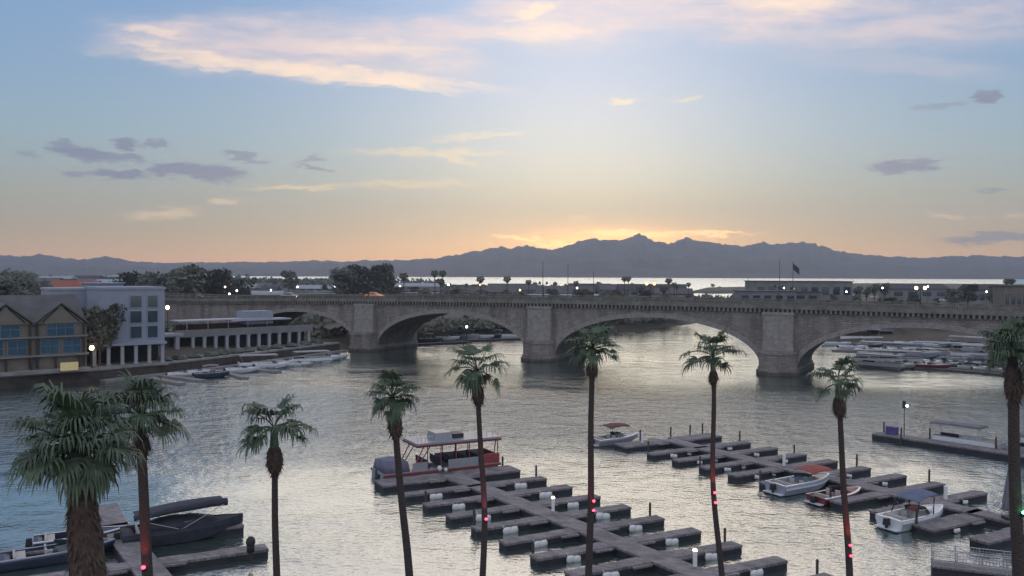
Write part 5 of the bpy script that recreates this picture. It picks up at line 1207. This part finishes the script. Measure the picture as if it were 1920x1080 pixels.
for px, py, D, k, wd, lb in Lt: trp(px, py, D, k, 2.5, lb, LT, wd)
IT = 'scattered trees on the island'
rnd = random.Random(99); SCT = []; RTT = []; FTT = []
for i in range(80):
    px = rnd.uniform(470, 1290); D = rnd.uniform(480, 1000); u_ = (px - 960) / F; x = u_ * D
    if D > 500 and px > 1240: continue
    k = rnd.choice([0, 1, 3, 3]); s = rnd.uniform(.45, .85); SCT.append(tree(x, D, 3.3, k, s, 'x', IT))
RT = 'trees on the right bank'
for i in range(34):
    px = rnd.uniform(1500, 1990); D = rnd.uniform(285, 470); x = (px - 960) / F * D
    k = rnd.choice([0, 1, 3, 3]); s = rnd.uniform(.45, .8); RTT.append(tree(x, D, 4.6, k, s, 'x', RT))
for px, py, D, lb in ((1640, 524, 470, 'tall dark tree at the right end of the lakeside building'), (1660, 523, 470, 'tallest dark tree right of the lakeside building'), (1625, 530, 460, 'dark tree beside the lakeside building'), (1610, 530, 470, 'reddish dark tree touching the lakeside building'), (1815, 532, 400, 'dark tree left of the small gabled house'), (1870, 534, 380, 'dark tree right of the small gabled house'), (1790, 540, 380, 'low dark tree right of the yellow lamp')):
    trp(px, py, D, 2 if px < 1700 else 0, 4.8, lb, RT, .9)
for px, py, D in ((1336, 532, 1080), (1350, 537, 1080), (1316, 540, 1080), (1368, 540, 1080), (1385, 541, 1000), (1405, 541, 900)):
    trp(px, py, D, 0, 2.5, 'dark tree on the low lake spit, %s' % {1336: 'the tallest, near its left end', 1350: 'just right of the tallest', 1316: 'leftmost', 1368: 'in the middle', 1385: 'second from the right', 1405: 'rightmost'}[px], 'trees on the low spit', 1.3)
for i in range(46):
    px = rnd.uniform(-120, 520); D = rnd.uniform(600, 1900); x = (px - 960) / F * D
    FTT.append(tree(x, D, 3.3, rnd.choice([0, 1, 3]), rnd.uniform(.7, 1.3), 'x', 'far trees on the left skyline'))
for i in range(30):
    px = rnd.uniform(720, 1275); D = rnd.uniform(395, 470); x = (px - 960) / F * D; k = rnd.choice([0, 1, 1, 3]); s = rnd.uniform(.8, 1.05) * (1.3 if k == 3 else 1); SCT.append(tree(x, D, 3.3, k, s * rnd.uniform(.8, 1.2), 'x', IT, s))
relabel(SCT, 'bushy tree of the island', (600, [(600, 'above the left arch'), (720, 'above the left pier'), (850, 'over the left centre arch'), (960, 'left of the middle pier'), (1080, 'above the middle pier'), (1200, 'over the centre arch'), (9999, 'left of the lake inlet')]))
relabel(RTT, 'bushy tree of the right bank', (370, [(1600, 'by the lakeside building'), (1700, 'right of the lakeside building'), (1800, 'around the yellow twin lamp'), (9999, 'near the right edge')]))
relabel(FTT, 'hazy tree of the left skyline', (1200, [(60, 'above the timbered restaurant'), (200, 'above the white block'), (350, 'behind the left tree row'), (9999, 'left of the lone round tree')]))
# tree on the right bank by the pier
tree(64.5, 104.5, 2.5, 0, 1.25, 'dark leafy tree behind the thick palm at the right edge', 'trees on the right bank'); tree(61.8, 96.5, 1.5, 3, .95, 'low dark bush at the shore end of the right pier', 'trees on the right bank')
# shrubs covering the banks: countless
def shrubs(name, areas, m, seed):
    r_ = random.Random(seed); b = MB()
    for (x0, y0, x1, y1, wd, zc, num, s) in areas:
        for i in range(num):
            t = r_.random(); o_ = r_.uniform(-wd, wd); d = Vector((x1 - x0, y1 - y0)).normalized(); p = Vector((x0, y0)).lerp(Vector((x1, y1)), t) + Vector((-d.y, d.x)) * o_
            rr = s * r_.uniform(.5, 1.3); zz_ = zc + r_.uniform(-.3, .3)
            for j in range(12):
                dd = Vector((r_.gauss(0, 1), r_.gauss(0, 1), abs(r_.gauss(0, .8)))).normalized() * rr * r_.uniform(.4, 1); a = Vector((r_.gauss(0, 1), r_.gauss(0, 1), r_.gauss(0, 1))).normalized(); c = a.orthogonal(); q_ = Vector((p.x, p.y, zz_)) + dd; l_ = rr * .38
                b.add([q_ - a * l_, q_ + c * l_ * .7, q_ + a * l_, q_ - c * l_ * .7], [(0, 1, 2, 3)])
    tag(b.build(name, m), kind='stuff')
shrubs('undergrowth', [(-84, 262, -50, 246, 9, 3.0, 260, 1.6), (-44, 258, 4, 300, 7, 3.2, 330, 1.5), (4, 305, 70, 360, 8, 3.4, 420, 1.6), (-36, 275, 60, 345, 16, 3.6, 500, 1.8), (-130, 262, -92, 246, 5, 4.5, 160, 1.8), (-135, 300, -60, 300, 20, 4.0, 260, 2.2)], 'leaf_olive', 4)
shrubs('undergrowth', [(105, 285, 330, 262, 14, 4.8, 700, 1.8), (120, 330, 330, 330, 20, 5.2, 400, 2.2), (110, 300, 150, 470, 10, 5.0, 200, 2.0), (-88, 195, -60, 245, 3, 3.2, 90, 1.0), (-120, 130, -96, 160, 3, 3.0, 0, 1)], 'leaf_dark', 6)
shrubs('undergrowth', [(-300, 640, 140, 520, 110, 3.8, 1300, 2.6), (-450, 900, 60, 900, 150, 3.8, 900, 3.4), (-900, 1500, -200, 1150, 250, 4.5, 900, 6)], 'leaf_dark', 8)
